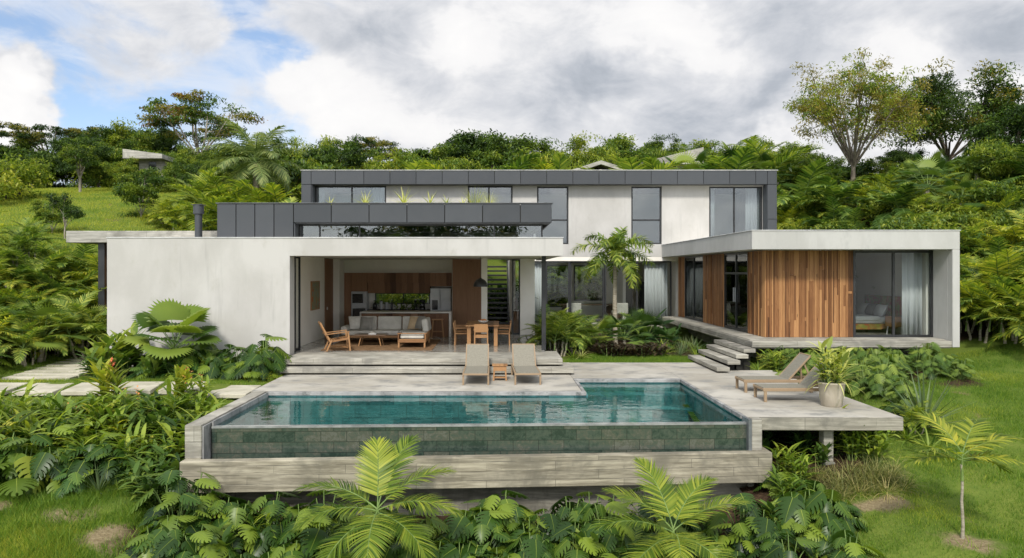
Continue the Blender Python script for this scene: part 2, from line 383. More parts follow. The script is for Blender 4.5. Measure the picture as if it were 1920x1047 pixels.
def tile_mat(name, cols, grout, size, gloss, spec=.5, coat=0.):
    """rectangular stone tiles: each tile its own tone with veining"""
    m, N = new_mat(name); P = objc(N)
    br = N.n('ShaderNodeTexBrick', {'Vector': N.n('ShaderNodeCombineXYZ', {0: N.math('ADD', N.n('ShaderNodeSeparateXYZ', {0: P}).outputs[0], N.math('MULTIPLY', N.n('ShaderNodeSeparateXYZ', {0: P}).outputs[1], 1.0)), 1: N.n('ShaderNodeSeparateXYZ', {0: P}).outputs[2], 2: 0.}).outputs[0],
              'Color1': (0, 0, 0), 'Color2': (1, 1, 1), 'Mortar': (.5, .5, .5), 'Scale': 1., 'Mortar Size': .006, 'Bias': 0., 'Brick Width': size[0], 'Row Height': size[1]})
    v = N.math('ADD', N.math('MULTIPLY', br.outputs['Color'], .17), N.math('ADD', N.math('MULTIPLY', N.noise(P, 9.0, 8, .76, .8), .60), N.math('MULTIPLY', N.noise(stretch(N, P, 1, 1, 2.2), 1.9, 4, .6), .26)))
    col = N.ramp(v, [(.40 + .23 * i / (len(cols) - 1), c) for i, c in enumerate(cols)])
    col = N.mix(N.math('MULTIPLY', br.outputs['Fac'], .85), col, grout)
    b = principled(N, col, gloss, spec, bump(N, N.noise(P, 9, 4), .12, .01), **({'Coat Weight': coat, 'Coat Roughness': .04} if coat else {}))
    return finish(m, N, b)
tile_mat('pool_tile', [(.050, .165, .175), (.085, .25, .26), (.13, .34, .345), (.19, .41, .41)], (.05, .11, .11), (.6, .3), .35)
tile_mat('pool_edge_tile', [(.022, .038, .030), (.036, .056, .043), (.048, .068, .053), (.058, .076, .059), (.078, .082, .062), (.10, .108, .088)], (.02, .026, .021), (.5, .2), .15, .5, .55)

def leaf_mat(name, c0, c1, c2, rough=.46, trans=.30, spec=.26, hue=.0):
    """leaf: tone by plant and by leaf, light passing through"""
    m, N = new_mat(name); g = N.n('ShaderNodeNewGeometry'); oi = N.n('ShaderNodeObjectInfo')
    up_ = lambda c, k: (min(.8, c[0] * 1.62 * k), min(.8, c[1] * 1.36 * k), c[2] * 1.05 * k)
    c0, c1, c2 = up_(c0, .8), up_(c1, 1.05), up_(c2, 1.12)
    v = N.math('ADD', N.math('MULTIPLY', g.outputs['Random Per Island'], .60), N.math('MULTIPLY', oi.outputs['Random'], .30))
    v = N.math('ADD', v, N.math('MULTIPLY', N.noise(g.outputs['Position'], 1.3, 3), .22))
    col = N.ramp(v, [(.2, c0), (.55, c1), (.9, c2)])
    a = principled(N, col, rough, spec)
    tc = N.mix(1., col, (1.5, 1.6, .75), 'MULTIPLY')
    b = N.n('ShaderNodeBsdfTranslucent', {'Color': tc}).outputs[0]
    return finish(m, N, N.n('ShaderNodeMixShader', {0: trans, 1: a, 2: b}).outputs[0])
leaf_mat('leaf_monstera', (.009, .030, .008), (.027, .070, .013), (.11, .18, .026), .36, .30, .3)
leaf_mat('leaf_monstera_rib', (.09, .15, .03), (.13, .20, .04), (.18, .25, .06), .45)
leaf_mat('leaf_ginger', (.055, .125, .020), (.115, .195, .032), (.22, .29, .055), .42)
leaf_mat('leaf_deep', (.014, .045, .014), (.028, .075, .020), (.06, .12, .03), .42, .25)
leaf_mat('leaf_mid', (.018, .050, .014), (.045, .10, .022), (.13, .20, .045), .45)
leaf_mat('leaf_yellow', (.055, .11, .018), (.125, .19, .028), (.27, .30, .05), .45, .4)
leaf_mat('leaf_palm', (.040, .095, .020), (.095, .165, .032), (.22, .28, .065), .42, .35)
leaf_mat('leaf_palm_bright', (.036, .090, .015), (.095, .165, .025), (.22, .275, .05), .42, .4)
leaf_mat('leaf_palm_grey', (.05, .10, .04), (.095, .15, .065), (.17, .22, .10), .45, .3)
leaf_mat('leaf_tree', (.022, .058, .014), (.048, .100, .022), (.10, .16, .032), .5)
leaf_mat('leaf_tree_dark', (.012, .032, .012), (.024, .055, .018), (.048, .085, .026), .5, .25)
leaf_mat('leaf_tree_light', (.06, .115, .018), (.11, .175, .028), (.19, .24, .045), .5, .4)
leaf_mat('leaf_tree_olive', (.07, .085, .022), (.115, .125, .032), (.18, .17, .045), .5, .35)
leaf_mat('leaf_tree_rust', (.06, .055, .022), (.13, .075, .03), (.17, .12, .04), .5, .3)
leaf_mat('leaf_purple', (.016, .016, .013), (.032, .026, .020), (.06, .055, .036), .5, .2)
leaf_mat('leaf_variegated', (.12, .20, .05), (.30, .36, .14), (.50, .52, .28), .45, .35)
leaf_mat('leaf_blue', (.04, .085, .045), (.08, .13, .07), (.14, .19, .10), .5, .2)
leaf_mat('grass_blade', (.035, .10, .012), (.065, .145, .018), (.13, .20, .032), .55, .35)
leaf_mat('grass_blade_dry', (.085, .16, .020), (.15, .225, .030), (.24, .27, .05), .6, .35)
leaf_mat('liriope', (.05, .085, .03), (.12, .15, .06), (.26, .25, .14), .55, .3)

DRY = ((7.3, 11.45, .5, .38), (6.6, 12.95, .6, .3), (-7.3, 12.7, .5, .3), (-6.3, 12.2, .5, .4), (-8.8, 13.0, .6, .25), (11.8, 14.2, .35, .12))
def ground_mat():
    m, N = new_mat('ground'); P = pos(N)
    a = N.noise(P, .35, 6, .6, .4); b = N.noise(P, 2.3, 6, .65); c = N.noise(P, 18, 4, .7)
    v = N.math('ADD', N.math('MULTIPLY', a, .45), N.math('ADD', N.math('MULTIPLY', b, .3), N.math('MULTIPLY', c, .25)))
    g = N.ramp(v, [(.3, (.055, .105, .016)), (.5, (.115, .165, .026)), (.7, (.20, .225, .045))])
    d = N.remap(N.noise(P, .8, 6, .66, .5), .60, .70)
    g = N.mix(N.math('MULTIPLY', d, .8), g, N.ramp(c, [(.3, (.13, .085, .05)), (.7, (.26, .19, .11))]))
    xyz = N.n('ShaderNodeSeparateXYZ', {0: N.vmath('ADD', P, N.vmath('SCALE', N.vmath('SUBTRACT', N.noise(P, 1.6, 4, .6, col=True), (.5, .5, .5)), scale=1.1))}).outputs
    beds = None
    for x0, x1, y0, y1 in ((-13, -5.5, 14.2, 17.0), (-6.3, 5.7, 11.0, 15), (4.8, 7.5, 13.4, 17.5), (1.5, 7.6, 24.2, 34), (8.0, 13.2, 19.4, 23.2), (8, 10.4, 17.6, 20), (-11.1, -6, 19.5, 21.5), (14.2, 30, 24.5, 46), (-24, -13.2, 20.5, 26.5)):
        q = N.math('MULTIPLY', N.math('MULTIPLY', N.remap(xyz[0], x0, x0 + .4), N.remap(xyz[0], x1, x1 - .4)), N.math('MULTIPLY', N.remap(xyz[1], y0, y0 + .4), N.remap(xyz[1], y1, y1 - .4)))
        beds = q if beds is None else N.math('MAXIMUM', beds, q)
    dry = None
    for cx, cy, rx, ry in DRY:
        q = N.remap(N.vmath('LENGTH', N.vmath('MULTIPLY', N.vmath('SUBTRACT', N.n('ShaderNodeCombineXYZ', {0: xyz[0], 1: xyz[1], 2: 0.}).outputs[0], (cx, cy, 0)), (1 / rx, 1 / ry, 0)), out=1), 1.25, .55)
        dry = q if dry is None else N.math('MAXIMUM', dry, q)
    g = N.mix(N.math('MULTIPLY', dry, .9), g, N.ramp(c, [(.3, (.15, .105, .06)), (.7, (.33, .26, .16))]))
    g = N.mix(beds, g, N.ramp(N.math('ADD', N.math('MULTIPLY', b, .5), N.math('MULTIPLY', c, .5)), [(.32, (.022, .016, .010)), (.55, (.065, .040, .024)), (.7, (.13, .085, .05))]))
    return finish(m, N, principled(N, g, .95, .1, bump(N, N.math('ADD', b, c), .8, .06)))
ground_mat()
M = MATS
# ------------------------------------------------------------------ terrain: one sheet to the horizon
CP = np.array([(-7, 17.5, -.10), (-9, 17.5, -.10), (-12, 18, -.06), (-15, 19, 0), (-6.2, 20, -.08), (-8, 20, -.02), (-11, 20.5, 0), (-13, 22, .1),
 (-6, 15.3, -.75), (-8, 15.3, -.8), (-6.2, 13.6, -1.3), (-9, 13.6, -1.2), (-12, 14, -.95), (-16, 15, -.6), (-6, 12.5, -1.5), (-8, 12, -1.45), (-10, 11, -1.6), (-5, 11, -2.1), (-4, 8, -2.9),
 (-3, 13.4, -1.85), (0, 13.3, -1.85), (0, 12, -2.2), (0, 10, -2.7), (4, 12, -2.1), (4, 13.5, -1.75), (5.6, 14, -1.25), (6.6, 14.4, -.97), (9, 15, -.85), (8, 17, -.45), (9, 20, -.1),
 (12, 22, -.02), (15, 22, .1), (12, 17, -.55), (15, 17, -.35), (8.5, 12, -1.45), (7.2, 11.5, -1.33), (10, 11, -1.4), (6, 11.2, -1.65), (12, 12, -1.0), (16, 12, -.6), (8, 8, -2.2),
 (-4, 19.5, -.4), (0, 20, -.4), (4, 20, -.4), (6.5, 18, -.55), (6.5, 16, -.9), (3, 23.4, -.01), (5, 23.4, -.01), (1.9, 25, .02), (4, 28, .06), (6, 30, .1), (3, 33, .12), (8, 26, -.1), (11, 27, -.1), (11, 32, 0),
 (-3, 25, 0), (-9, 25, 0), (-3, 32, .2), (-8, 33, .4), (2, 37, .2), (8, 37, .2), (0, 41, .6), (5, 42.5, .5), (10, 41, 1.2),
 (17, 25, .9), (19, 29, 2.6), (14.8, 33, 2.2), (16, 37, 4.0), (18, 41, 5.6), (25, 45, 7.5), (12, 43, 3.4), (30, 35, 6.5), (15, 60, 9.2), (35, 60, 11),
 (0, 46, 3.0), (0, 60, 8), (-8, 40, 2.0), (-10, 46, 4.4), (-10, 60, 8.6), (-20, 60, 9),
 (-14, 26, .5), (-17, 24, .8), (-18, 27, 2.0), (-18, 30, 3.4), (-14, 33, 3.2), (-22, 40, 6.0), (-16, 41, 5.4), (-25, 50, 8.2), (-17, 50, 7.9), (-28, 60, 9.5), (-26, 28, 3.3), (-22, 22, 1.6), (-30, 40, 6.4),
 (0, 90, 9.5), (-60, 90, 10), (60, 90, 12), (-60, 40, 6), (60, 40, 8), (-50, 15, -.5), (50, 15, 1), (0, -20, -8), (-60, -30, -9), (60, -30, -9), (0, 200, 4), (-250, 150, 0), (250, 150, 2), (0, 900, -20), (-900, 0, -25), (900, 0, -25), (0, -900, -60), (-900, 900, -30), (900, 900, -30), (-900, -900, -60), (900, -900, -60)], float)
def _solve():
    d = np.linalg.norm(CP[:, None, :2] - CP[None, :, :2], axis=2)
    d = np.sqrt(d * d + .3)
    n = len(CP); A = np.zeros((n + 3, n + 3)); A[:n, :n] = d; Pm = np.c_[np.ones(n), CP[:, :2]]
    A[:n, n:] = Pm; A[n:, :n] = Pm.T
    return np.linalg.solve(A, np.r_[CP[:, 2], 0, 0, 0])
RW = _solve()
def gz_arr(x, y):
    x = np.asarray(x, float); y = np.asarray(y, float); sh = x.shape; x = x.ravel(); y = y.ravel()
    d = np.sqrt((x[:, None] - CP[None, :, 0]) ** 2 + (y[:, None] - CP[None, :, 1]) ** 2 + .3)
    n = len(CP)
    return (d @ RW[:n] + RW[n] + RW[n + 1] * x + RW[n + 2] * y).reshape(sh)
def gz(x, y): return float(gz_arr([x], [y])[0])
xs = np.r_[-900, -600, -400, -250, -160, -110, -80, np.arange(-60, -22, 2.), np.arange(-22, 20, .3), np.arange(20, 62, 2.), 80, 110, 160, 250, 400, 600, 900]
ys = np.r_[-900, -600, -300, -150, -80, -40, -20, -8, 0, 4, 6, np.arange(7, 36, .3), np.arange(36, 70, 1.), np.arange(70, 120, 5.), 130, 150, 180, 230, 300, 400, 600, 900]
GX, GY = np.meshgrid(xs, ys); GZ = gz_arr(GX, GY)
rg = np.random.default_rng(3)
near = (np.abs(GX) < 22) & (GY > 6) & (GY < 36)
GZ = GZ + np.where(near, rg.normal(0, .012, GX.shape), 0)
nx, ny = len(xs), len(ys)
def in_poly_pool(x, y): return (-5.45 < x < 4.85 and 13.95 < y < 19.5)
gm = MB(); gm.v = list(zip(GX.ravel().tolist(), GY.ravel().tolist(), GZ.ravel().tolist()))
for j in range(ny - 1):
    for i in range(nx - 1):
        if in_poly_pool((xs[i] + xs[i + 1]) / 2, (ys[j] + ys[j + 1]) / 2): continue
        gm.f.append((j * nx + i, j * nx + i + 1, (j + 1) * nx + i + 1, (j + 1) * nx + i)); gm.m.append(0); gm.sm.append(True)
tag(gm.build('ground', M['ground']), kind='structure')

# ------------------------------------------------------------------ terrace (deck) and the pool
deck = MB()
deck.box(-5.75, 2.02, 17.5, 22.3, -.3, 0)                    # in front of the living room
deck.box(2.02, 4.86, 19.62, 23.05, -.3, 0)                   # behind the pool recess
deck.prism([(4.86, 14.40), (7.84, 14.36), (7.84, 21.25), (4.86, 21.25)], -.26, 0)
deck.box(4.86, 6.72, 21.25, 23.05, -.26, 0)
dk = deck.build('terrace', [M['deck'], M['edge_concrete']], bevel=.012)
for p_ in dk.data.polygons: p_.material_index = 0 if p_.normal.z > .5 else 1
tag(dk, kind='structure')
col_ = box(6.42, 6.61, 14.62, 14.85, -.92, -.262)
pst = thing('terrace_column', 'square concrete column holding up the overhanging terrace corner', 'column', (0, 0, 0))
col_.build('column', M['step_concrete'], pst, bevel=.008)
box(6.40, 6.63, 14.58, 14.89, -1.5, -.922).build('footing', M['dim_concrete'], pst, bevel=.01)
# dark retaining wall under the terrace slab
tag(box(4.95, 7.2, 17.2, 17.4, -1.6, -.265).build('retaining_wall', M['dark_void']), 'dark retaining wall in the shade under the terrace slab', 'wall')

pool = thing('swimming_pool', 'long infinity pool with stone tiled front and concrete overflow basin', 'swimming pool')
def fl(x): return 14.13 + (x + 5.35) * .036          # the front edge runs slightly aslant
WL = -.10                                            # water level
PL, PR = -5.32, 4.84
sh = MB()
# inner shell (tile): floor, back walls, side walls
sh.prism([(PL, fl(PL)), (PR, fl(PR)), (PR, 19.45), (2.14, 19.45), (2.14, 17.38), (PL, 17.38)], -1.35, -1.05)
sh.box(PL, 2.02, 17.38, 17.5, -1.05, -.06); sh.box(2.02, 2.14, 17.38, 19.45, -1.05, -.06)
sh.box(2.14, PR, 19.45, 19.6, -1.05, -.06)
sh.prism([(PL - .02, fl(PL)), (PL, fl(PL)), (PL, 17.38), (PL - .02, 17.38)], -1.05, -.06)
sh.prism([(PR, fl(PR)), (PR + .02, fl(PR)), (PR + .02, 19.45), (PR, 19.45)], -1.05, -.06)
sh.build('shell', M['pool_tile'], pool)
# steps and bench under water in the recess
bn = MB(); bn.box(2.14, PR, 18.85, 19.45, -1.05, -.32); bn.box(2.14, PR, 18.35, 18.85, -1.05, -.58)
bn.build('underwater_step', M['pool_tile'], pool)
# infinity wall
iw = MB(); iw.prism([(PL, fl(PL) - .16), (PR, fl(PR) - .16), (PR, fl(PR)), (PL, fl(PL))], -1.1, WL - .008)
iw.build('infinity_wall', M['pool_edge_tile'], pool)
lp = MB(); lp.prism([(PL, fl(PL) - .17), (PR, fl(PR) - .17), (PR, fl(PR) - .06), (PL, fl(PL) - .06)], WL - .03, WL + .006); lp.build('sheen_strip', M['sky_sheen'], pool)  # added pale strip: the water film's sky reflection put into colour
# coping: thin dark stone edge round the water, proud of the deck
cp = MB()
cp.box(PL, 2.10, 17.34, 17.495, -.075, .004); cp.box(2.024, 2.10, 17.495, 19.40, -.075, .004)
cp.box(2.024, PR, 19.40, 19.615, -.075, .004); cp.prism([(PR - .06, fl(PR) + .1), (PR + .015, fl(PR) + .1), (PR + .015, 19.40), (PR - .06, 19.40)], -.075, .004)
cp.build('coping', M['coping'], pool, bevel=.006)
# skimmer ledge, a dark line below the coping
# left flank wall with its pale top
lw = MB(); lw.prism([(-5.68, 13.62), (-5.38, 13.63), (-5.38, 17.49), (-5.68, 17.49)], -1.3, 0.002)
lw.build('flank_wall', M['step_concrete'], pool, bevel=.012)
lg = MB(); lg.prism([(-5.319, 13.98), (-5.29, 13.98), (-5.29, 17.34), (-5.319, 17.34)], WL - .04, .001); lg.prism([(-5.375, 13.66), (-5.345, 13.66), (-5.345, 17.45), (-5.375, 17.45)], -1.2, -.03)
lg.build('waterline_trim', M['coping'], pool)
rw = MB(); rw.prism([(PR + .03, 14.22), (5.07, 14.22), (5.07, 14.395), (PR + .03, 14.395)], -.94, -.004)
rw.prism([(PR + .03, 14.40), (4.98, 14.40), (4.98, 19.3), (PR + .03, 19.3)], -1.9, -.265)
rw.build('flank_wall', M['step_concrete'], pool, bevel=.012)
gp = MB(); gp.prism([(PR - .035, fl(PR) - .30), (PR + .025, fl(PR) - .30), (PR + .025, fl(PR) + .1), (PR - .035, fl(PR) + .1)], -.8, -.01)
gp.build('glass_end_panel', M['steel_dark'], pool)
# overflow basin
def bf(x): return 13.35 + (x + 5.6) * .064
bs = MB()
BL, BR = -5.66, 5.20
bs.prism([(BL, bf(BL)), (BR, bf(BR)), (BR, bf(BR) + .2), (BL, bf(BL) + .2)], -1.17, -.60)
bs.prism([(BL, bf(BL) + .2), (BL + .28, bf(BL) + .2), (BL + .28, 14.2), (BL, 14.2)], -1.17, -.601)
bs.prism([(BR - .2, bf(BR) + .2), (BR, bf(BR) + .2), (BR, 14.7), (BR - .2, 14.7)], -1.17, -.601)
bs.prism([(BL + .28, bf(BL) + .2), (BR - .2, bf(BR) + .2), (BR - .2, 14.5), (BL + .28, 14.0)], -1.17, -.95)
bs.build('overflow_basin', M['board_concrete'], pool, bevel=.012)
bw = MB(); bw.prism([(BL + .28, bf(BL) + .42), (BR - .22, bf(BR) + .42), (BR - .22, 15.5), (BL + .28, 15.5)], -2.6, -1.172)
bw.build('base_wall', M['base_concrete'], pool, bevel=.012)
wt_ = MB(); wt_.add([(PL, fl(PL) - .165, WL), (PR, fl(PR) - .165, WL), (PR, 19.47, WL), (2.13, 19.47, WL), (2.13, 17.40, WL), (PL, 17.40, WL)], [(0, 1, 2, 3, 4, 5)])
tag(wt_.build('water', M['water']), kind='structure')
bwat = MB(); bwat.add([(BL + .28, bf(BL) + .2, -.86), (BR - .2, bf(BR) + .2, -.86), (BR - .2, fl(PR) - .16, -.86), (BL + .28, fl(PL) - .16, -.86)], [(0, 1, 2, 3)])
tag(bwat.build('water', M['water']), kind='structure')

# ------------------------------------------------------------------ the house
house = thing('modern_house', 'two storey white modern house with charcoal panels and timber clad wing', 'house', (0, 22, .4))
house.location = (0, 0, 0)
def part(name, mb, mat, parent=None, bevel=.006): return mb.build(name, M[mat] if isinstance(mat, str) else mat, parent or house, bevel)
# --- left block
w = MB()
w.box(-11.2, -5.94, 21.5, 22.0, -.4, 3.262)            # blank wall
w.box(-11.2, 1.93, 21.5, 22.0, 3.262, 3.77)             # lintel band
w.box(-11.2, -10.9, 22.0, 30.4, -.4, 3.70)
w.box(1.63, 1.93, 22.0, 30.4, 3.262, 3.77)
part('wall', w, 'stucco', bevel=0)
part('parapet_cap', MB().box(-11.22, 1.95, 21.48, 22.03, 3.772, 3.80), 'cap_light', bevel=.004)
part('roof', MB().box(-10.9, 1.63, 22.0, 30.4, 3.30, 3.68), 'plaster_inside')
iw_ = MB()
iw_.box(-6.47, -6.27, 23.3, 27.3, .40, 3.298)
iw_.box(-6.47, -6.02, 28.7, 29.6, .40, 3.298)
iw_.box(-6.6, -4.9, 30.2, 30.4, .40, 3.298); iw_.box(-2.68, -1.4, 30.2, 30.4, .40, 3.298)
iw_.box(-4.9, -2.68, 30.2, 30.4, .40, 1.5); iw_.box(-4.9, -2.68, 30.2, 30.4, 1.95, 3.298)
iw_.box(-.54, -.32, 27.4, 27.75, .40, 3.298)            # pillar by the stair
iw_.box(.92, 1.48, 28.5, 28.9, .40, 3.298)              # white pier
iw_.box(.55, .78, 30.0, 34.2, .40, 3.298)
iw_.box(1.3, 1.48, 28.9, 34.6, .40, 3.298)
iw_.box(-1.4, -.45, 33.6, 33.8, .40, 3.298)
part('interior_wall', iw_, 'plaster_inside')
fl_ = MB(); fl_.box(-6.5, 1.48, 22.3, 34.3, .15, .40)
part('floor', fl_, 'floor_polished', bevel=0)
stp = MB()
stp.box(-5.86, 1.84, 20.6, 22.296, .235, .402); stp.box(1.482, 1.84, 22.3, 22.6, .235, .402)
part('front_step', stp, 'step_concrete', bevel=.01)
part('front_step', MB().box(-5.9, 2.12, 20.27, 21.5, .045, .19), 'step_concrete', bevel=.01)
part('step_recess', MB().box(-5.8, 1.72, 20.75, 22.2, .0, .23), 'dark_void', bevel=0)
part('steel_post', MB().box(1.40, 1.53, 22.86, 22.99, .40, 3.30), 'frame_black')
part('floor_channel', MB().add([(1.1, 22.9, .4035), (1.13, 22.9, .4035), (1.13, 28.4, .4035), (1.1, 28.4, .4035)], [(0, 1, 2, 3)]), 'dark_void', bevel=0)
dr = part('timber_door', MB().box(-6.38, -6.25, 27.32, 28.66, .40, 3.29), 'kitchen_wood')
MB().tube([(-6.235, 27.55, 1.45), (-6.21, 27.55, 1.45)], .055, 12).build('handle', M['ceramic'], dr)

def window(x0, x1, y, z0, z1, mull=(), trans=(), fw=.06, dep=.08, gl='glass', name='window', axis='x', handle=False):
    """frame with mullions (vertical) and transoms; panes as sub-parts. axis 'y': lies in an x = y plane"""
    def bx(mb, a0, a1, d0, d1, b0, b1):
        return mb.box(a0, a1, d0, d1, b0, b1) if axis == 'x' else mb.box(d0, d1, a0, a1, b0, b1)
    f = MB()
    bx(f, x0, x0 + fw, y, y + dep, z0, z1); bx(f, x1 - fw, x1, y, y + dep, z0, z1)
    bx(f, x0 + fw, x1 - fw, y, y + dep, z0, z0 + fw); bx(f, x0 + fw, x1 - fw, y, y + dep, z1 - fw, z1)
    for mx in mull: bx(f, mx - fw / 2, mx + fw / 2, y + .004, y + dep - .004, z0 + fw, z1 - fw)
    for tz in trans: bx(f, x0 + fw, x1 - fw, y + .007, y + dep - .007, tz - fw / 2, tz + fw / 2)
    wo = f.build(name, M['frame_black'], house, .004)
    ed = [x0 + fw] + [q for mx in mull for q in (mx - fw / 2, mx + fw / 2)] + [x1 - fw]
    ez = [z0 + fw] + [q for tz in trans for q in (tz - fw / 2, tz + fw / 2)] + [z1 - fw]
    for i in range(0, len(ed), 2):
        for j in range(0, len(ez), 2):
            p = MB(); bx(p, ed[i], ed[i + 1], y + dep / 2 - .004, y + dep / 2 + .004, ez[j], ez[j + 1])
            p.build('pane', M[gl], wo)
    if handle:
        h = MB(); hx = mull[0] if mull else x1 - fw
        for s_ in (-.09, .09): bx(h, hx + s_ - .012, hx + s_ + .012, y - .05, y - .03, z0 + 1.0, z0 + 1.5)
        h.build('handle', M['steel'], wo)
    return wo
# stacked sliding panels at the left of the opening
window(-6.24, -5.98, 22.25, .40, 3.26, fw=.05, name='sliding_door')
window(-6.26, -6.0, 22.85, .40, 3.26, fw=.05, name='sliding_door')
window(-4.9, -2.68, 30.25, 1.5, 1.95, mull=(-3.75,), fw=.04)
window(.62, .92, 28.6, .40, 3.28, fw=.05, name='glazed_door')

# --- charcoal volume on the left roof
def panels(mb, edges, y, z0, z1, gap=.012, th=.04, axis='x'):
    for a, b in zip(edges[:-1], edges[1:]):
        if axis == 'x': mb.box(a + gap, b - gap, y, y + th, z0 + gap, z1 - gap)
        else: mb.box(y, y + th, a + gap, b - gap, z0 + gap, z1 - gap)
    return mb
cb = MB()
cb.box(-8.57, -6.26, 23.04, 29.9, 3.68, 4.88); cb.box(-6.26, 1.68, 23.04, 29.9, 4.33, 4.86)
part('core_wall', cb, 'dark_void', bevel=0)
pn = MB()
xs4 = [-8.59, -8.01, -7.43, -6.84, -6.24]; panels(pn, xs4, 23.0, 3.69, 4.9)
xsf = [-6.24 + 1.165 * i for i in range(7)] + [1.72]; panels(pn, xsf, 23.0, 4.31, 4.9)
panels(pn, [23.04 + 1.16 * i for i in range(7)], 1.68, 4.31, 4.9, axis='y')
panels(pn, [23.04 + 1.16 * i for i in range(7)], -8.61, 3.69, 4.9, axis='y')
pn.box(-6.24, -6.20, 23.045, 23.5, 3.69, 4.30)
pn.box(-6.2, 1.68, 23.06, 23.5, 4.29, 4.328)
part('panel_cladding', pn, 'metal_dark', bevel=.004)
part('parapet_cap', MB().box(-8.63, 1.76, 22.97, 23.3, 4.902, 4.93), 'metal_cap', bevel=.004)
window(-6.2, 1.47, 23.5, 3.70, 4.29, mull=(-5.55, -4.3, .55 - .6), fw=.045, gl='glass_strip', name='clerestory_window')
window(23.58, 29.0, 1.39, 3.70, 4.29, mull=(26.2,), fw=.045, gl='glass_strip', name='clerestory_window', axis='y')
part('interior_wall', MB().box(-6.2, 1.36, 28.2, 28.3, 3.70, 4.29).box(-2.2, -2.05, 25, 28.2, 3.7, 4.29), 'plaster_inside', bevel=0)
part('roof_soil', MB().box(-8.5, 1.6, 23.35, 29.8, 4.862, 4.875), 'soil', bevel=0)
fp = part('chimney_flue', MB().tube([(-9.56, 24, 3.68), (-9.56, 24, 4.72)], .115, 16), 'metal_dark', bevel=0)
MB().tube([(-9.56, 24, 4.66), (-9.56, 24, 4.94)], .165, 16).box(-9.73, -9.38, 23.83, 24.17, 4.942, 4.965).build('cowl', M['metal_dark'], fp)

# --- carport at the far left
cp_ = MB().box(-14.4, -8.66, 25, 31, 3.78, 4.17)
part('carport_roof', cp_, 'slab_concrete', bevel=.01)
part('steel_post', MB().box(-13.46, -13.24, 25.25, 25.47, -.2, 3.778), 'frame_black')
bd = MB()
for i in range(14): bd.box(-13.2 + i * .15, -13.2 + i * .15 + .145, 25.5 + random.uniform(0, .012), 25.6, -.1, 3.77)
part('timber_wall', bd, 'cladding_wood', bevel=.003)

# --- upper block
UY = 34.6
def wall_x(mb, y0, y1, z0, z1, x0, x1, holes):
    """wall along x with rectangular holes (x0, x1, z0, z1), sorted"""
    c = x0
    for a, b, h0, h1 in holes:
        if a > c: mb.box(c, a, y0, y1, z0, z1)
        if h0 > z0: mb.box(a, b, y0, y1, z0, h0)
        if h1 < z1: mb.box(a, b, y0, y1, h1, z1)
        c = b
    if c < x1: mb.box(c, x1, y0, y1, z0, z1)
    return mb
UW = [(-8.40, -5.09, 4.12, 6.79), (-1.31, .77, 4.12, 6.79), (1.90, 3.36, 4.08, 6.76), (6.27, 7.68, 4.08, 6.76), (9.88, 12.36, 4.05, 6.76)]
up = MB(); wall_x(up, UY, UY + .25, 3.49, 6.8, -8.44, 12.4, UW)
up.box(-8.6, -8.44, UY, 40, 3.49, 6.8); up.box(12.4, 12.6, UY, 40, 3.49, 6.8)
wall_x(up, 39.8, 40, 3.49, 6.8, -8.44, 12.4, [(-7.5, -6, 4.8, 6.3), (7, 8.2, 4.8, 6.3)])
part('wall', up, 'stucco', bevel=.012)
ui = MB()
for x in (-4.6, 1.3, 5.2, 9.2): ui.box(x, x + .12, UY + .26, 39.7, 4.0, 6.79)
ui.box(-8.4, 12.3, 38.4, 38.5, 4.0, 6.79)
part('interior_wall', ui, 'plaster_inside', bevel=0)
part('floor', MB().box(-8.42, 12.38, UY + .255, 39.7, 3.5, 4.04), 'plaster_inside', bevel=0)
rf = MB(); rf.box(-8.82, 12.76, 34.06, 40.2, 6.82, 7.36); part('roof', rf, 'dark_void', bevel=0)
up_ = MB()
e = [-8.86, -8.42] + [-8.42 + .02 + 1.19 * i for i in range(1, 18)] + [12.36, 12.8]
e[2] = -7.32
panels(up_, e, 34.0, 6.78, 7.41, .010)
panels(up_, [-8.86, -8.42], 34.0, 3.6, 6.78, .010); panels(up_, [12.36, 12.8], 34.0, 5.2, 6.78, .01); panels(up_, [12.36, 12.8], 34.0, 3.6, 5.2, .01)
panels(up_, [34.04 + 1.2 * i for i in range(6)], 12.77, 3.6, 7.41, axis='y'); panels(up_, [34.04 + 1.2 * i for i in range(6)], -8.88, 3.6, 7.41, axis='y')
up_.box(12.36, 12.40, 34.045, UY - .004, 3.6, 6.78); up_.box(-8.42, -8.38, 34.045, UY - .004, 3.6, 6.78)
up_.box(-8.38, 12.36, 34.045, UY + .1, 6.80, 6.84)
part('panel_cladding', up_, 'metal_dark', bevel=.004)
part('jamb_core', MB().box(-8.82, -8.45, 34.05, 34.6, 3.6, 6.8).box(12.42, 12.76, 34.05, 34.6, 3.6, 6.8), 'dark_void', bevel=0)
part('parapet_cap', MB().box(-8.9, 12.84, 33.97, 34.3, 7.412, 7.44), 'cap_light', bevel=.004)
UMULL = [((-6.69,), ()), ((-.33,), ()), ((), (5.2,)), ((), (5.2,)), ((11.06,), ())]
for (a, b, z0, z1), (mu, tr) in zip(UW, UMULL):
    window(a, b, UY + .06, z0, z1, mu, tr, fw=.075, gl='glass_upper')
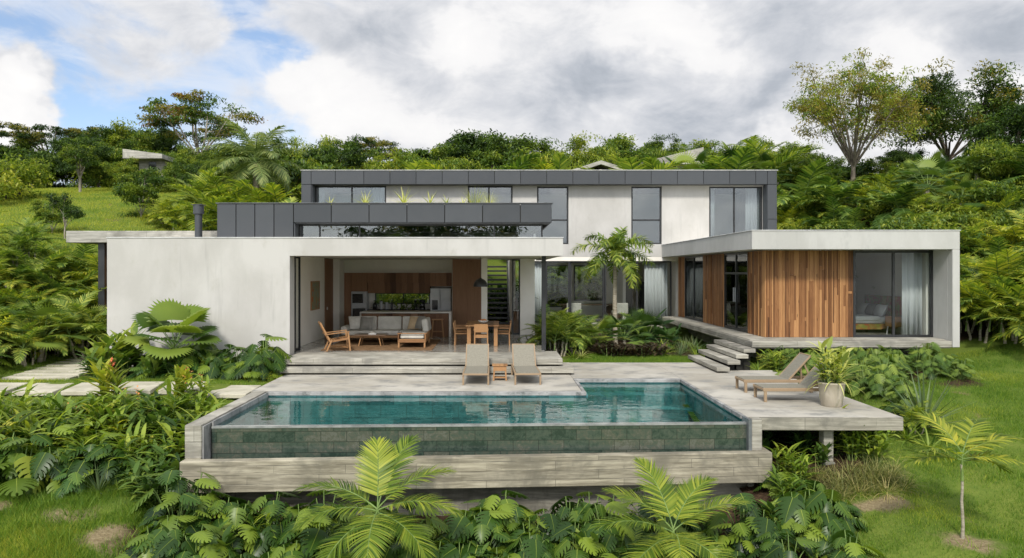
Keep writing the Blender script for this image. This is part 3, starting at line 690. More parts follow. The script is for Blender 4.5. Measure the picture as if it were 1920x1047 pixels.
# skylight cases and solar panel on the upper roof
so = thing('solar_panel', 'dark tilted solar panel lying on the upper roof', 'solar panel', (-4.6, 37, 7.36))
MB().add([(-1.9, 0, .02), (1.5, 0, .02), (1.9, 1.6, .42), (-1.5, 1.6, .42), (-1.9, 0, .08), (1.5, 0, .08), (1.9, 1.6, .48), (-1.5, 1.6, .48)],
         [(0, 3, 2, 1), (4, 5, 6, 7), (0, 1, 5, 4), (1, 2, 6, 5), (2, 3, 7, 6), (3, 0, 4, 7)]).build('panel', M['solar'], so)
MB().bar((-1.2, 1.3, 0), (-1.2, 1.3, .34), .05).bar((1.4, 1.3, 0), (1.4, 1.3, .34), .05).build('bracket', M['frame_black'], so)

# --- ground floor room under the upper block, seen across the courtyard
gw = MB()
gw.box(1.48, 8.6, UY, UY + .25, 3.30, 3.488)
gw.box(1.5, 1.7, UY + .3, 40, .2, 3.3)
wall_x(gw, 39.9, 40.1, .2, 3.3, 1.7, 8.4, [(2.5, 3.95, .9, 3.15), (4.17, 5.85, 1.25, 3.15)])
gw.box(8.4, 8.6, UY + .3, 40, .2, 3.3)
gw.box(6.35, 6.5, 37.4, 39.9, .45, 3.3)
part('interior_wall', gw, 'plaster_inside', bevel=0)
part('floor', MB().box(1.6, 8.5, UY, 40, .2, .45), 'floor_polished', bevel=0)
window(1.62, 3.42, UY + .05, .45, 3.3, mull=(2.35,), fw=.07, name='sliding_door')
window(3.42, 5.05, UY + .16, .45, 3.3, fw=.09, name='sliding_door', gl='glass')
window(5.05, 8.15, UY + .05, .45, 3.3, mull=(6.55,), fw=.07, name='sliding_door')
window(2.5, 3.95, 39.95, .9, 3.15, fw=.05); window(4.17, 5.85, 39.95, 1.25, 3.15, fw=.07)
part('dark_doorway', MB().box(6.52, 6.98, 38.2, 38.3, .45, 2.7).box(7.35, 7.8, 38.2, 38.3, .45, 2.3), 'frame_black', bevel=0)

# --- right wing
RX0, RX1, RY0 = 7.68, 13.92, 22.4
rr = MB()
rr.box(RX0, RX1, RY0, RY0 + .25, 3.47, 4.03)
rr.box(RX0, RX0 + .25, RY0 + .25, UY - .01, 3.475, 4.03)
rr.box(13.7, RX1, RY0 + .25, 31, .53, 4.03); rr.box(13.7, RX1, RY0, RY0 + .25, .53, 3.47)
part('wall', rr, 'stucco_cool', bevel=.012)
part('parapet_cap', MB().box(RX0 - .02, RX1 + .02, RY0 - .02, RY0 + .28, 4.032, 4.058).box(RX0 - .02, RX0 + .28, RY0 + .28, UY - .02, 4.032, 4.058), 'cap_light', bevel=.004)
part('roof', MB().box(RX0 + .25, 13.7, RY0 + .25, UY - .02, 3.50, 3.95), 'plaster_inside', bevel=0)
part('ledge', MB().box(RX0, 13.68, RY0, 34.5, .53, .72).box(RX0 + .03, 13.66, RY0 + .03, 34.4, .5, .53), 'step_concrete', bevel=.01)
part('ledge_nosing', MB().box(RX0 + .04, 13.68, RY0 + .32, 34.4, .722, .745), 'step_concrete', bevel=.006)
part('foundation', MB().box(8.75, 13.0, 23.3, 34, -.9, .498), 'dim_concrete', bevel=.01)
def board_run(mb, a0, a1, y, z0, z1, axis, sign=1):
    a = a0
    while a < a1 - .02:
        wd = min(random.choice([.04, .045, .05, .06, .075, .09, .12]), a1 - a)
        if a1 - a - wd < .03: wd = a1 - a
        d = random.choice([0, .006, .012, .02, .03])
        # boards are built of one to three lengths
        zs = [z0] + sorted(random.uniform(z0 + .4, z1 - .4) for _ in range(random.choice([0, 0, 1, 1, 2]))) + [z1]
        for q0, q1 in zip(zs[:-1], zs[1:]):
            dd = d + random.choice([0, 0, .003])
            if axis == 'x': mb.box(a + .002, a + wd - .002, y - dd, y + .05, q0 + .001, q1 - .001)
            else: mb.box(y - dd, y + .05, a + .002, a + wd - .002, q0 + .001, q1 - .001)
        a += wd
    return mb
WZ0, WZ1 = .75, 3.47
part('timber_cladding', board_run(MB(), 8.43, 11.2, 23.42, WZ0, WZ1, 'x'), 'cladding_wood', bevel=.002)
part('timber_cladding', board_run(MB(), 23.48, 25.0, 8.43, WZ0, WZ1, 'y'), 'cladding_wood', bevel=.002)
part('timber_cladding', board_run(MB(), 27.6, 30.4, 8.43, WZ0, WZ1, 'y'), 'cladding_wood', bevel=.002)
part('timber_cladding', board_run(MB(), 33.4, 34.5, 8.43, WZ0, WZ1, 'y'), 'cladding_wood', bevel=.002)
for q_ in ((8.5, 11.2, 23.475, 23.6), (8.485, 8.6, 23.6, 25.0), (8.485, 8.6, 27.6, 30.4), (8.485, 8.6, 33.4, 34.5)): part('core_wall', MB().box(*q_, .73, 3.49), 'plaster_inside', bevel=0)
window(11.2, 13.7, 23.4, .75, 3.47, mull=(12.47,), fw=.075, name='sliding_door')
window(25.0, 27.6, 8.43, .75, 3.47, mull=(26.3,), trans=(2.75,), fw=.07, name='glazed_door', axis='y', handle=True)
window(30.4, 33.4, 8.43, .75, 3.47, mull=(31.9,), fw=.07, axis='y')
wi = MB()
wi.box(8.6, 13.7, 28.9, 29.0, .73, 3.49); wi.box(8.61, 9.5, 25.0, 25.08, .73, 3.49); wi.box(13.60, 13.695, 23.6, 28.9, .73, 3.49)
part('interior_wall', wi, 'plaster_inside', bevel=0)
part('floor', MB().box(8.5, 13.69, 23.42, 34.3, .722, .748), 'floor_polished', bevel=0)
part('interior_wall', MB().box(11.0, 11.1, 25.2, 28.9, .75, 3.49), 'kitchen_wood', bevel=0)

# floating steps up to the wing
fs = thing('floating_steps', 'four floating concrete slab steps rising to the timber wing', 'steps')
for (x0, x1, y0, y1, zt) in ((6.10, 6.46, 20.62, 23.75, .16), (6.5, 6.86, 20.95, 24.0, .31), (6.82, 7.17, 21.2, 24.2, .45), (7.12, 7.46, 21.45, 24.4, .59)):
    MB().box(x0, x1, y0, y1, zt - .115, zt).build('step', M['step_concrete'], fs, .008)
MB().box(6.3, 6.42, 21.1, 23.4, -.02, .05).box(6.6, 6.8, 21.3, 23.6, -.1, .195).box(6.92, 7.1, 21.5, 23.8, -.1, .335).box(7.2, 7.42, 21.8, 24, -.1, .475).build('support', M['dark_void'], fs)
# ------------------------------------------------------------------ furniture and fittings
FZ = .402                                             # living room floor
def curtain(x0, x1, y, z0, z1, label, axis='x', waves=None, group=None):
    L = x1 - x0; n = max(20, int(L * 60)); wv = waves or max(2, L / .16)
    vs = []
    for zi, z in enumerate((z0, (z0 + z1) / 2, z1)):
        for i in range(n + 1):
            u = x0 + L * i / n
            d = .045 * sin(2 * pi * wv * i / n + .5 * sin(3.1 * i / n * 7)) * (1.1 - .15 * zi) + .01 * sin(i * 1.7)
            vs.append((u, y + d, z) if axis == 'x' else (y + d, u, z))
    fs = [(r * (n + 1) + i, r * (n + 1) + i + 1, (r + 1) * (n + 1) + i + 1, (r + 1) * (n + 1) + i) for r in range(2) for i in range(n)]
    o = MB().add(vs, fs, 0, True).build('curtain', M['curtain'])
    so_ = o.modifiers.new('solid', 'SOLIDIFY'); so_.thickness = .006
    return tag(o, label, 'curtain', group)
curtain(-5.75, -5.2, 34.85, 4.06, 6.78, 'white curtain at the right edge of the far upstairs window above the left block')
curtain(-8.3, -8.0, 34.85, 4.06, 6.78, 'narrow white curtain beside the charcoal end of the upper storey')
curtain(11.65, 12.3, 34.85, 4.06, 6.75, 'white curtain gathered at the right of the last upstairs window')
curtain(9.95, 10.2, 34.85, 4.06, 6.75, 'narrow white curtain at the left of the last upstairs window')
curtain(12.92, 13.55, 23.75, .76, 3.40, 'long white curtain hanging in the bedroom window of the timber wing')
curtain(30.6, 31.7, 8.72, .76, 3.40, 'white curtain behind the narrow window of the timber clad side', 'y')
curtain(32.1, 33.2, 8.74, .76, 3.40, 'white curtain beside the timber boards nearest the courtyard corner', 'y')
curtain(1.72, 2.25, 34.9, .46, 3.24, 'white curtain in the courtyard room behind the black steel post')
curtain(6.95, 8.02, 34.95, .46, 3.24, 'wide white curtain in the courtyard glazing next to the timber wing')

def lounger(loc, rz, label, frame, sl=1.31, rec=.62):
    """origin at the foot end, the bed runs along +y, backrest raised at the far end"""
    t = thing('sun_lounger', label, 'sun lounger', loc, rz, 'sun loungers on the terrace')
    f = MB(); Wd = .66; L = sl + .64; zt = .30
    for sx in (-1, 1): f.bar((sx * (Wd / 2 - .02), 0, zt - .035), (sx * (Wd / 2 - .02), L, zt - .035), .038, .07)
    for y in (.03, sl * .5, sl, L - .03): f.bar((-Wd / 2 + .03, y, zt - .035), (Wd / 2 - .03, y, zt - .035), .05, .045)
    f.build('frame', M[frame], t, .006)
    for sx in (-1, 1):
        for y in (.05, L - .12): MB().bar((sx * (Wd / 2 - .02), y, 0), (sx * (Wd / 2 - .02), y, zt - .07), .045, .06).build('leg', M[frame], t, .005)
    MB().box(-Wd / 2 + .045, Wd / 2 - .045, .02, sl, zt - .012, zt + .006).build('seat_sling', M['sling'], t)
    b = MB(); a = Vector((0, sl + .01, zt)); d = Vector((0, .60, rec)).normalized() * .74; c = a + d / 2; nrm = Vector((0, -d.z, d.y)).normalized()
    b.obox(c, (Wd / 2 - .045, 0, 0), d / 2, nrm * .009); bo = b.build('backrest', M['sling'], t)
    r = MB()
    for sx in (-1, 1): r.bar(a + Vector((sx * (Wd / 2 - .035), 0, 0)), a + d + Vector((sx * (Wd / 2 - .035), 0, 0)), .03, .035)
    r.bar(a + d + Vector((-Wd / 2 + .02, 0, 0)), a + d + Vector((Wd / 2 - .02, 0, 0)), .035, .03)
    r.build('backrest_frame', M[frame], bo, .004)
    s = MB()
    for sx in (-1, 1):
        s.bar((sx * .24, sl + .37, zt + .36 * rec / .62), (sx * .24, sl + .55, zt - .02), .022, .035); s.bar((sx * .24, sl + .31, zt + .28 * rec / .62), (sx * .24, sl + .31, zt - .03), .02, .03)
    s.build('support_strut', M[frame], t, .003)
    return t
lounger((-.50, 18.42, 0), 0, 'grey sling lounger facing the pool, on the kitchen side of the small teak table', 'teak_grey')
lounger((.79, 18.46, 0), R(1.5), 'grey sling lounger facing the pool, on the courtyard side of the small teak table', 'teak_grey')
lounger((5.74, 17.62, 0), R(-90), 'teak lounger with raised back farther from the big flower pot', 'teak_grey', 1.05, .66)
lounger((5.74, 16.36, 0), R(-90), 'teak lounger with raised back touching the big flower pot leaves', 'teak_grey', 1.02, .66)

st = thing('side_table', 'small teak stool table between the two grey loungers', 'side table', (.10, 19.35, 0))
b = MB()
for i in range(4): b.box(-.20 + i * .101, -.20 + i * .101 + .096, -.19, .19, .375, .40)
b.build('table_top', M['teak'], st, .004)
MB().box(-.17, .17, -.165, -.145, .25, .373).box(-.17, .17, .145, .165, .25, .373).box(-.17, -.15, -.145, .145, .25, .373).box(.15, .17, -.145, .145, .25, .373).build('apron', M['teak'], st, .003)
for sx in (-1, 1):
    for sy in (-1, 1): MB().bar((sx * .165, sy * .155, 0), (sx * .145, sy * .135, .25), .04).build('leg', M['teak'], st, .003)
MB().box(-.14, .14, -.13, .13, .06, .085).build('shelf', M['teak'], st, .003)

# dining table and chairs
tb = thing('dining_table', 'rectangular teak dining table under the black pendant lamp', 'dining table', (-.44, 24.95, FZ))
b = MB()
for i in range(6): b.box(-.54 + i * .18, -.54 + i * .18 + .178, -1.05, 1.05, .645, .69)
b.build('table_top', M['teak'], tb, .004)
for sy in (-1, 1):
    for sx in (-1, 1): MB().box(sx * .43 - .06, sx * .43 + .06, sy * .9 - .06, sy * .9 + .06, 0, .643).build('leg', M['teak'], tb, .005)
def chair(x, y, rz, label):
    t = thing('dining_chair', label, 'dining chair', (x, y, FZ), rz, 'chairs round the dining table')
    for sx in (-1, 1):
        MB().bar((sx * .21, .20, 0), (sx * .20, .19, .55), .036).build('leg', M['teak'], t, .004)
        MB().bar((sx * .21, -.22, 0), (sx * .20, -.21, .40), .036).bar((sx * .20, -.21, .40), (sx * .20, -.27, .74), .036).build('leg', M['teak'], t, .004)
        MB().box(sx * .215 - .022, sx * .215 + .022, -.22, .22, .552, .58).build('armrest', M['teak'], t, .004)
    MB().box(-.21, .21, -.21, .21, .37, .405).build('seat', M['teak'], t, .008)
    MB().obox((0, -.255, .62), (.19, 0, 0), (0, .009, 0), (0, -.02, .13)).build('backrest', M['teak'], t, .004)
    MB().bar((-.19, -.2, .34), (.19, -.2, .34), .02, .05).bar((-.19, .19, .34), (.19, .19, .34), .02, .05).build('rail', M['teak'], t, .003)
chair(-.47, 23.75, 0, 'teak dining chair with its back to the terrace at the table end')
chair(-1.12, 24.45, R(-90), 'teak dining chair nearer the terrace on the sofa side of the dining table')
chair(-1.14, 25.45, R(-90), 'teak dining chair farther in on the sofa side of the dining table')
chair(.22, 24.45, R(90), 'teak dining chair nearer the terrace on the stair side of the dining table')
chair(.24, 25.45, R(90), 'teak dining chair farther in on the stair side of the dining table')
bl = thing('fruit_bowl', 'pale bowl of fruit standing on the teak dining table', 'bowl', (-.42, 24.75, FZ + .69))
MB().lathe([(.05, 0), (.07, .01), (.14, .05), (.18, .10), (.172, .10), (.13, .055), (.05, .02)], n=20).build('bowl', M['ceramic'], bl)
fr = MB()
for i in range(5): fr.lathe([(.001, 0), (.03, .01), (.042, .04), (.03, .075), (.001, .085)], (.075 * cos(i * 1.3), .075 * sin(i * 1.3), .055 + .01 * (i % 2)), 10)
fr.build('fruit', M['flower_orange'], bl)
pl = thing('pendant_lamp', 'black dome pendant lamp hanging over the dining table', 'pendant lamp', (-.52, 25.1, 2.30))
MB().lathe([(.245, 0), (.24, .05), (.215, .13), (.16, .21), (.09, .26), (.04, .275), (.035, .30), (.001, .30)], n=28).lathe([(.235, .002), (.228, .05), (.2, .13), (.15, .2), (.02, .26)], n=28).build('lamp_shade', M['frame_black'], pl)
MB().tube([(0, 0, .3), (0, 0, 1.0)], .006, 6).build('cord', M['frame_black'], pl)

# sofa, cushions, coffee table, armchair, rug
tag(MB().box(-5.35, -1.95, 22.75, 26.3, .4035, .418).build('rug', M['rug'], bevel=.004), 'brown woven rug lying under the sofa group', 'rug')
sf = thing('corner_sofa', 'pale linen corner sofa with teak frame and chaise', 'sofa', (-3.70, 25.5, FZ + .018))
f = MB(); f.box(-1.35, 1.25, -.45, .50, .16, .24)
for sx in (-1.35, 1.19): f.box(sx, sx + .06, -.45, .5, .241, .33)
f.box(.62, 1.50, -2.10, -.452, .16, .24)
f.box(.62, .66, -2.10, -1.4, .241, .43); f.box(1.46, 1.50, -2.10, -.452, .241, .43); f.box(.661, 1.459, -2.10, -2.06, .241, .27)
f.box(.60, 1.52, -2.11, -2.07, .432, .46)
f.build('frame', M['teak'], sf, .006)
for x, y in ((-1.3, -.4), (-1.3, .45), (1.2, .45), (.65, -2.07), (1.46, -2.07), (1.46, -.5)): MB().box(x - .025, x + .025, y - .025, y + .025, 0, .159).build('leg', M['teak'], sf, .003)
for i, (x0, x1) in enumerate(((-1.28, -.42), (-.41, .44), (.45, 1.18))):
    MB().box(x0, x1, -.46, .42, .245, .40).build('seat_cushion', M['linen'], sf, .045, 3)
    MB().obox(((x0 + x1) / 2, .40, .60), ((x1 - x0) / 2 - .01, 0, 0), (0, .09, -.015), (0, .04, .235)).build('back_cushion', M['linen'], sf, .05, 3)
MB().box(.69, 1.44, -2.04, -.47, .275, .42).build('seat_cushion', M['linen'], sf, .045, 3)
MB().obox((-1.42, 0, .40), (.11, 0, 0), (0, .44, 0), (0, 0, .15)).build('arm_cushion', M['linen'], sf, .08, 3)
MB().obox((1.36, -.35, .60), (.10, 0, .02), (0, .55, 0), (-.03, 0, .22)).build('back_cushion', M['linen'], sf, .06, 3)
def cushion(x, y, z, rz, tilt, mat, label, s=.23):
    q = Matrix.Rotation(rz, 3, 'Z') @ Matrix.Rotation(tilt, 3, 'X')
    o = MB().pillow((0, 0, 0), q @ Vector((s, 0, 0)), q @ Vector((0, 0, s)), q @ Vector((0, .075, 0))).build('cushion', M[mat]); o.location = (x, y, z)
    tag(o, label, 'cushion', 'cushions on the sofa')
cushion(-4.80, 25.55, 1.06, R(25), R(-18), 'linen', 'light linen cushion leaning in the corner of the sofa by the armchair')
cushion(-4.42, 25.50, 1.04, R(-8), R(-20), 'linen_dark', 'dark taupe cushion leaning against the sofa back')
cushion(-2.78, 25.35, 1.07, R(-30), R(-20), 'tan_cloth', 'tan cushion leaning against the sofa back above the chaise')
cushion(-2.55, 25.05, 1.10, R(-55), R(-22), 'linen_dark', 'grey beige cushion standing in the chaise corner of the sofa')
ct = thing('coffee_table', 'low dark wood coffee table in front of the sofa', 'coffee table', (-4.05, 24.2, FZ + .018))
MB().box(-.52, .52, -.33, .33, .325, .36).build('table_top', M['dark_table'], ct, .006)
for sx in (-1, 1):
    for sy in (-1, 1): MB().bar((sx * .36, sy * .25, 0), (sx * .28, sy * .22, .324), .03).build('leg', M['teak'], ct, .003)
bk = thing('book_stack', 'two pale books with a small dish on the dark coffee table', 'books', (-4.0, 24.2, FZ + .378))
MB().box(-.12, .12, -.09, .09, .0, .02).build('book', M['white_cloth'], bk); MB().box(-.1, .09, -.075, .08, .0205, .04).build('book', M['linen'], bk)
MB().lathe([(.03, .042), (.06, .05), (.08, .075), (.07, .075), (.03, .05)], n=16).build('dish', M['ceramic'], bk)
ac = thing('armchair', 'teak slatted armchair facing the dark coffee table', 'armchair', (-4.84, 22.72, FZ + .018), R(-72))
for sx in (-1, 1):
    MB().bar((sx * .33, .36, 0), (sx * .32, .30, .56), .035, .045).build('leg', M['teak'], ac, .004)
    MB().bar((sx * .33, -.34, 0), (sx * .33, -.18, .34), .035, .045).build('leg', M['teak'], ac, .004)
    MB().bar((sx * .325, -.40, .50), (sx * .325, .34, .575), .055, .025).build('armrest', M['teak'], ac, .004)
    MB().bar((sx * .30, -.22, .27), (sx * .30, -.52, .86), .03, .05).build('back_rail', M['teak'], ac, .004)
se = MB(); 
for i in range(9): se.bar((-.30, -.22 + i * .065, .30 + i * .012), (.30, -.22 + i * .065, .30 + i * .012), .05, .02)
se.bar((-.31, -.25, .28), (-.31, .34, .37), .03, .05).bar((.31, -.25, .28), (.31, .34, .37), .03, .05).build('seat', M['teak'], ac, .003)
bb = MB()
for i in range(10): bb.bar((-.285, -.235 - i * .0305, .33 + i * .056), (.285, -.235 - i * .0305, .33 + i * .056), .04, .018, up=(0, .9, .45))
bb.build('backrest', M['teak'], ac, .003)
MB().bar((-.31, .30, .1), (.31, -.25, .12), .02).bar((.31, .30, .1), (-.31, -.25, .13), .02).build('stretcher', M['teak'], ac)
pc = thing('wall_picture', 'canvas in green and rust tones hung on the side wall by the sofa', 'picture', (0, 0, 0))
MB().box(-6.268, -6.23, 25.25, 26.35, 1.52, 2.45).build('canvas', M['picture'], pc)
pf = MB(); pf.box(-6.268, -6.222, 25.22, 25.25, 1.49, 2.48).box(-6.268, -6.222, 26.35, 26.38, 1.49, 2.48).box(-6.268, -6.222, 25.25, 26.35, 1.49, 1.52).box(-6.268, -6.222, 25.25, 26.35, 2.45, 2.48)
pf.build('picture_frame', M['teak'], pc)

# kitchen wall, island and appliances
kc = thing('kitchen_cabinets', 'dark timber kitchen cabinet wall with window niche', 'kitchen cabinets', (0, 0, 0))
kb = lambda x0, x1, z0, z1, y0=29.6: board_run2(x0, x1, z0, z1, y0)
def board_run2(x0, x1, z0, z1, y0, wd=.22):
    mb = MB(); n = max(1, round((x1 - x0) / wd)); s_ = (x1 - x0) / n
    for i in range(n): mb.box(x0 + i * s_ + .002, x0 + (i + 1) * s_ - .002, y0, 30.18, z0, z1)
    return mb
kb(-6.02, -5.75, FZ, 2.76).build('cabinet_door', M['kitchen_wood'], kc, .002)
kb(-5.745, -5.12, 2.02, 2.76).build('cabinet_door', M['kitchen_wood'], kc, .002)
kb(-5.745, -5.12, FZ, .95).build('cabinet_door', M['kitchen_wood'], kc, .002)
kb(-5.115, -2.62, 2.36, 2.76).build('cabinet_door', M['kitchen_wood'], kc, .002)
kb(-5.115, -2.62, 1.95, 2.355, 29.75).build('cabinet_door', M['kitchen_wood'], kc, .002)
kb(-2.615, -1.75, 2.22, 2.76).build('cabinet_door', M['kitchen_wood'], kc, .002)
kb(-5.115, -2.62, FZ, 1.27, 29.65).build('cabinet_door', M['kitchen_wood'], kc, .002)
MB().box(-5.115, -2.62, 29.62, 30.19, 1.272, 1.31).build('worktop', M['black_gloss'], kc, .003)
MB().box(-6.02, -1.75, 29.7, 30.185, 2.762, 2.80).box(-1.745, -1.70, 29.5, 30.19, FZ, 3.29).build('filler_panel', M['plaster_inside'], kc)
ov = thing('oven', 'steel built in oven under the microwave', 'oven', (0, 0, 0))
MB().box(-5.74, -5.125, 29.62, 30.17, .955, 1.475).build('body', M['steel'], ov, .004)
MB().box(-5.69, -5.175, 29.605, 29.619, 1.0, 1.35).build('door_glass', M['black_gloss'], ov)
MB().bar((-5.68, 29.585, 1.385), (-5.185, 29.585, 1.385), .018).build('handle', M['steel'], ov)
mw = thing('microwave', 'steel built in microwave above the oven', 'microwave', (0, 0, 0))
MB().box(-5.74, -5.125, 29.62, 30.17, 1.48, 2.015).build('body', M['steel'], mw, .004)
MB().box(-5.70, -5.28, 29.605, 29.619, 1.56, 1.93).build('door_glass', M['black_gloss'], mw)
MB().bar((-5.235, 29.585, 1.55), (-5.235, 29.585, 1.94), .018).build('handle', M['steel'], mw)
fg = thing('refrigerator', 'steel double door refrigerator with water dispenser', 'refrigerator', (0, 0, 0))
MB().box(-2.60, -1.78, 29.55, 30.15, FZ, 2.16).build('body', M['steel_dark'], fg, .006)
MB().box(-2.595, -2.215, 29.50, 29.548, FZ + .05, 2.15).build('door', M['steel'], fg, .008)
MB().box(-2.205, -1.785, 29.50, 29.548, FZ + .05, 2.15).build('door', M['steel'], fg, .008)
MB().box(-2.53, -2.30, 29.49, 29.499, 1.30, 1.68).build('dispenser', M['black_gloss'], fg)
MB().bar((-2.245, 29.47, 1.0), (-2.245, 29.47, 2.0), .022).bar((-2.175, 29.47, 1.0), (-2.175, 29.47, 2.0), .022).build('handle', M['steel'], fg)
il = thing('kitchen_island', 'timber fronted kitchen island with thin pale top and end panel', 'kitchen island', (0, 0, 0))
q = MB()
for i in range(14): q.box(-4.98 + i * .231, -4.98 + i * .231 + .228, 27.6, 28.3, FZ, 1.27)
q.build('body', M['kitchen_wood'], il, .002)
MB().box(-5.02, -1.66, 27.5, 28.4, 1.272, 1.322).box(-1.735, -1.66, 27.5, 28.4, FZ, 1.271).box(-5.02, -4.985, 27.5, 28.4, FZ, 1.271).build('worktop', M['ceramic'], il, .003)
stl = thing('bar_stool', 'small teak stool in front of the kitchen island', 'stool', (-2.13, 27.25, FZ))
MB().box(-.2, .2, -.15, .15, .64, .675).build('seat', M['teak'], stl, .006)
for sx in (-1, 1):
    for sy in (-1, 1): MB().bar((sx * .22, sy * .15, 0), (sx * .16, sy * .11, .64), .03).build('leg', M['teak'], stl, .003)
for sy in (-1, 1): MB().bar((-.2, sy * .14, .22), (.2, sy * .14, .22), .022).build('stretcher', M['teak'], stl)
def small(name, label, cat, x, y, z, prof, mat, extra=None):
    t = thing(name, label, cat, (x, y, z))
    MB().lathe(prof, n=16).build('body', M[mat], t)
    if extra: extra(t)
KT = 1.312
small('kettle', 'dark kettle on the worktop beside the ovens', 'kettle', -4.85, 29.9, KT, [(.07, 0), (.09, .02), (.085, .18), (.05, .25), (.02, .27), (.001, .28)], 'black_gloss', lambda t: MB().tube([(.08, 0, .2), (.14, 0, .17), (.14, 0, .08), (.09, 0, .04)], .012, 6).build('handle', M['steel'], t))
small('coffee_grinder', 'steel grinder standing on the worktop between kettle and jug', 'grinder', -4.6, 29.9, KT, [(.06, 0), (.06, .14), (.05, .15), (.07, .3), (.001, .31)], 'steel', lambda t: MB().lathe([(.05, .311), (.05, .34), (.001, .35)], n=14).build('lid', M['black_gloss'], t))
small('steel_jug', 'tall steel jug on the worktop at the window edge', 'jug', -4.38, 29.9, KT, [(.07, 0), (.075, .02), (.06, .2), (.07, .26), (.06, .26), (.05, .2), (.05, .02)], 'steel', lambda t: MB().tube([(.06, 0, .22), (.12, 0, .2), (.12, 0, .08), (.07, 0, .05)], .01, 6).build('handle', M['steel'], t))
small('bottle', 'dark bottle on the worktop in front of the window', 'bottle', -4.18, 29.95, KT, [(.045, 0), (.045, .2), (.015, .28), (.015, .35), (.001, .35)], 'black_gloss', lambda t: MB().lathe([(.018, .351), (.018, .38), (.001, .38)], n=12).build('cap', M['steel'], t))
small('coffee_machine', 'black and steel coffee machine on the worktop by the refrigerator', 'coffee machine', -2.95, 29.9, KT, [(.12, 0), (.12, .06), (.1, .08), (.1, .26), (.12, .28), (.12, .36), (.001, .37)], 'black_gloss', lambda t: MB().tube([(0, -.1, .22), (0, -.2, .2)], .02, 8).build('spout', M['steel'], t))
small('blender_jar', 'dark blender between coffee machine and bottles', 'blender', -3.22, 29.9, KT, [(.07, 0), (.08, .1), (.05, .12), (.075, .34), (.001, .35)], 'black_gloss', lambda t: MB().lathe([(.04, .351), (.04, .38), (.001, .39)], n=12).build('lid', M['steel'], t))
tag(MB().box(-1.69, -.545, 28.95, 29.05, FZ, 3.29).build('timber_panel', M['kitchen_wood'], bevel=.002), 'tall dark timber wall panel beside the white stair pillar', 'wall panel')
# staircase
sr = thing('staircase', 'dark open tread staircase rising behind the white pillar', 'staircase', (0, 0, 0))
for i in range(14):
    z = FZ + .19 * (i + 1); y = 29.6 + i * .27
    if z < 3.3: MB().box(-.42, .46 if i > 3 else .54, y, y + .28, z - .075, z).build('tread', M['frame_black'], sr, .004)
MB().bar((.50, 29.5, FZ + .05), (.50, 33.4, FZ + 2.79), .05, .24).bar((-.40, 29.5, FZ + .02), (-.40, 33.4, FZ + 2.76), .04, .16).build('stringer', M['frame_black'], sr)
hr = MB(); hr.bar((.49, 29.6, FZ + 1.1), (.49, 33.3, FZ + 3.5), .03)
for i in range(5): hr.bar((.49, 29.7 + i * .85, FZ + .2 + i * .6), (.49, 29.7 + i * .85, FZ + 1.15 + i * .56), .02)
hr.build('handrail', M['frame_black'], sr)
sb = thing('side_cabinet', 'slim timber cabinet at the foot of the stairs', 'cabinet', (.80, 29.3, FZ))
MB().box(-.13, .17, -.2, .2, 0, .86).build('body', M['kitchen_wood'], sb, .004); MB().box(-.14, .18, -.21, .21, .862, .89).build('top', M['ceramic'], sb)
small('sculpture', 'small dark figurine on the slim cabinet by the stairs', 'sculpture', .8, 29.3, FZ + .89, [(.09, 0), (.09, .04), (.03, .07), (.06, .2), (.085, .3), (.04, .4), (.05, .46), (.001, .52)], 'dark_table')

# courtyard room
dt = thing('dining_table', 'dark table in the courtyard room behind the palm', 'dining table', (4.7, 37.3, .45))
MB().box(-1.5, 1.5, -.5, .5, .70, .75).build('table_top', M['dark_table'], dt, .004)
for sx in (-1, 1): MB().bar((sx * 1.3, 0, 0), (sx * 1.0, 0, .70), .08, .6).build('leg', M['dark_table'], dt)
for x, lb in ((3.75, 'cream upholstered chair in the courtyard room left of the palm trunk'), (6.0, 'cream upholstered chair in the courtyard room right of the palm trunk')):
    t = thing('armchair', lb, 'armchair', (x, 36.2, .45))
    MB().box(-.35, .35, -.3, .35, .30, .46).build('seat', M['linen'], t, .03, 2)
    MB().box(-.35, .35, -.36, -.24, .34, .85).build('backrest', M['linen'], t, .03, 2)
    for sx in (-1, 1):
        for sy in (-1, 1): MB().bar((sx * .3, sy * .28, 0), (sx * .28, sy * .25, .30), .035).build('leg', M['dark_table'], t)

# bedroom in the wing
bd_ = thing('bed', 'low bed with white linen in the glazed bedroom', 'bed', (12.45, 26.1, .75))
MB().box(-1.0, 1.05, -1.0, 1.0, .14, .30).build('frame', M['teak'], bd_, .006)
MB().box(-.98, 1.03, -.97, .97, .302, .52).build('mattress', M['white_cloth'], bd_, .06, 3)
MB().box(-1.02, .45, -1.03, 1.03, .40, .56).build('duvet', M['white_cloth'], bd_, .05, 3)
MB().box(-1.04, .5, -1.045, -1.031, .12, .30).build('bed_skirt', M['headboard'], bd_)
MB().box(1.06, 1.13, -1.3, 1.3, .35, 1.22).build('headboard', M['headboard'], bd_, .02, 2)
for sx in (-.9, .95):
    for sy in (-.9, .9): MB().box(sx - .03, sx + .03, sy - .03, sy + .03, 0, .139).build('leg', M['teak'], bd_)
for y, mt, lb in ((25.55, 'white_cloth', 'white pillow at the window side of the bed'), (26.15, 'linen_dark', 'dark grey pillow in the middle of the bed'), (26.7, 'white_cloth', 'white pillow at the far side of the bed')):
    o = MB().pillow((0, 0, 0), (.10, 0, .2), (0, .32, 0), (-.11, 0, .06)).build('pillow', M[mt]); o.location = (13.15, y, 1.48); tag(o, lb, 'pillow')
bt = thing('bedside_table', 'small timber bedside table next to the bedroom curtain', 'bedside table', (13.25, 24.65, .75))
MB().box(-.28, .28, -.25, .25, .25, .58).build('body', M['teak'], bt, .006)
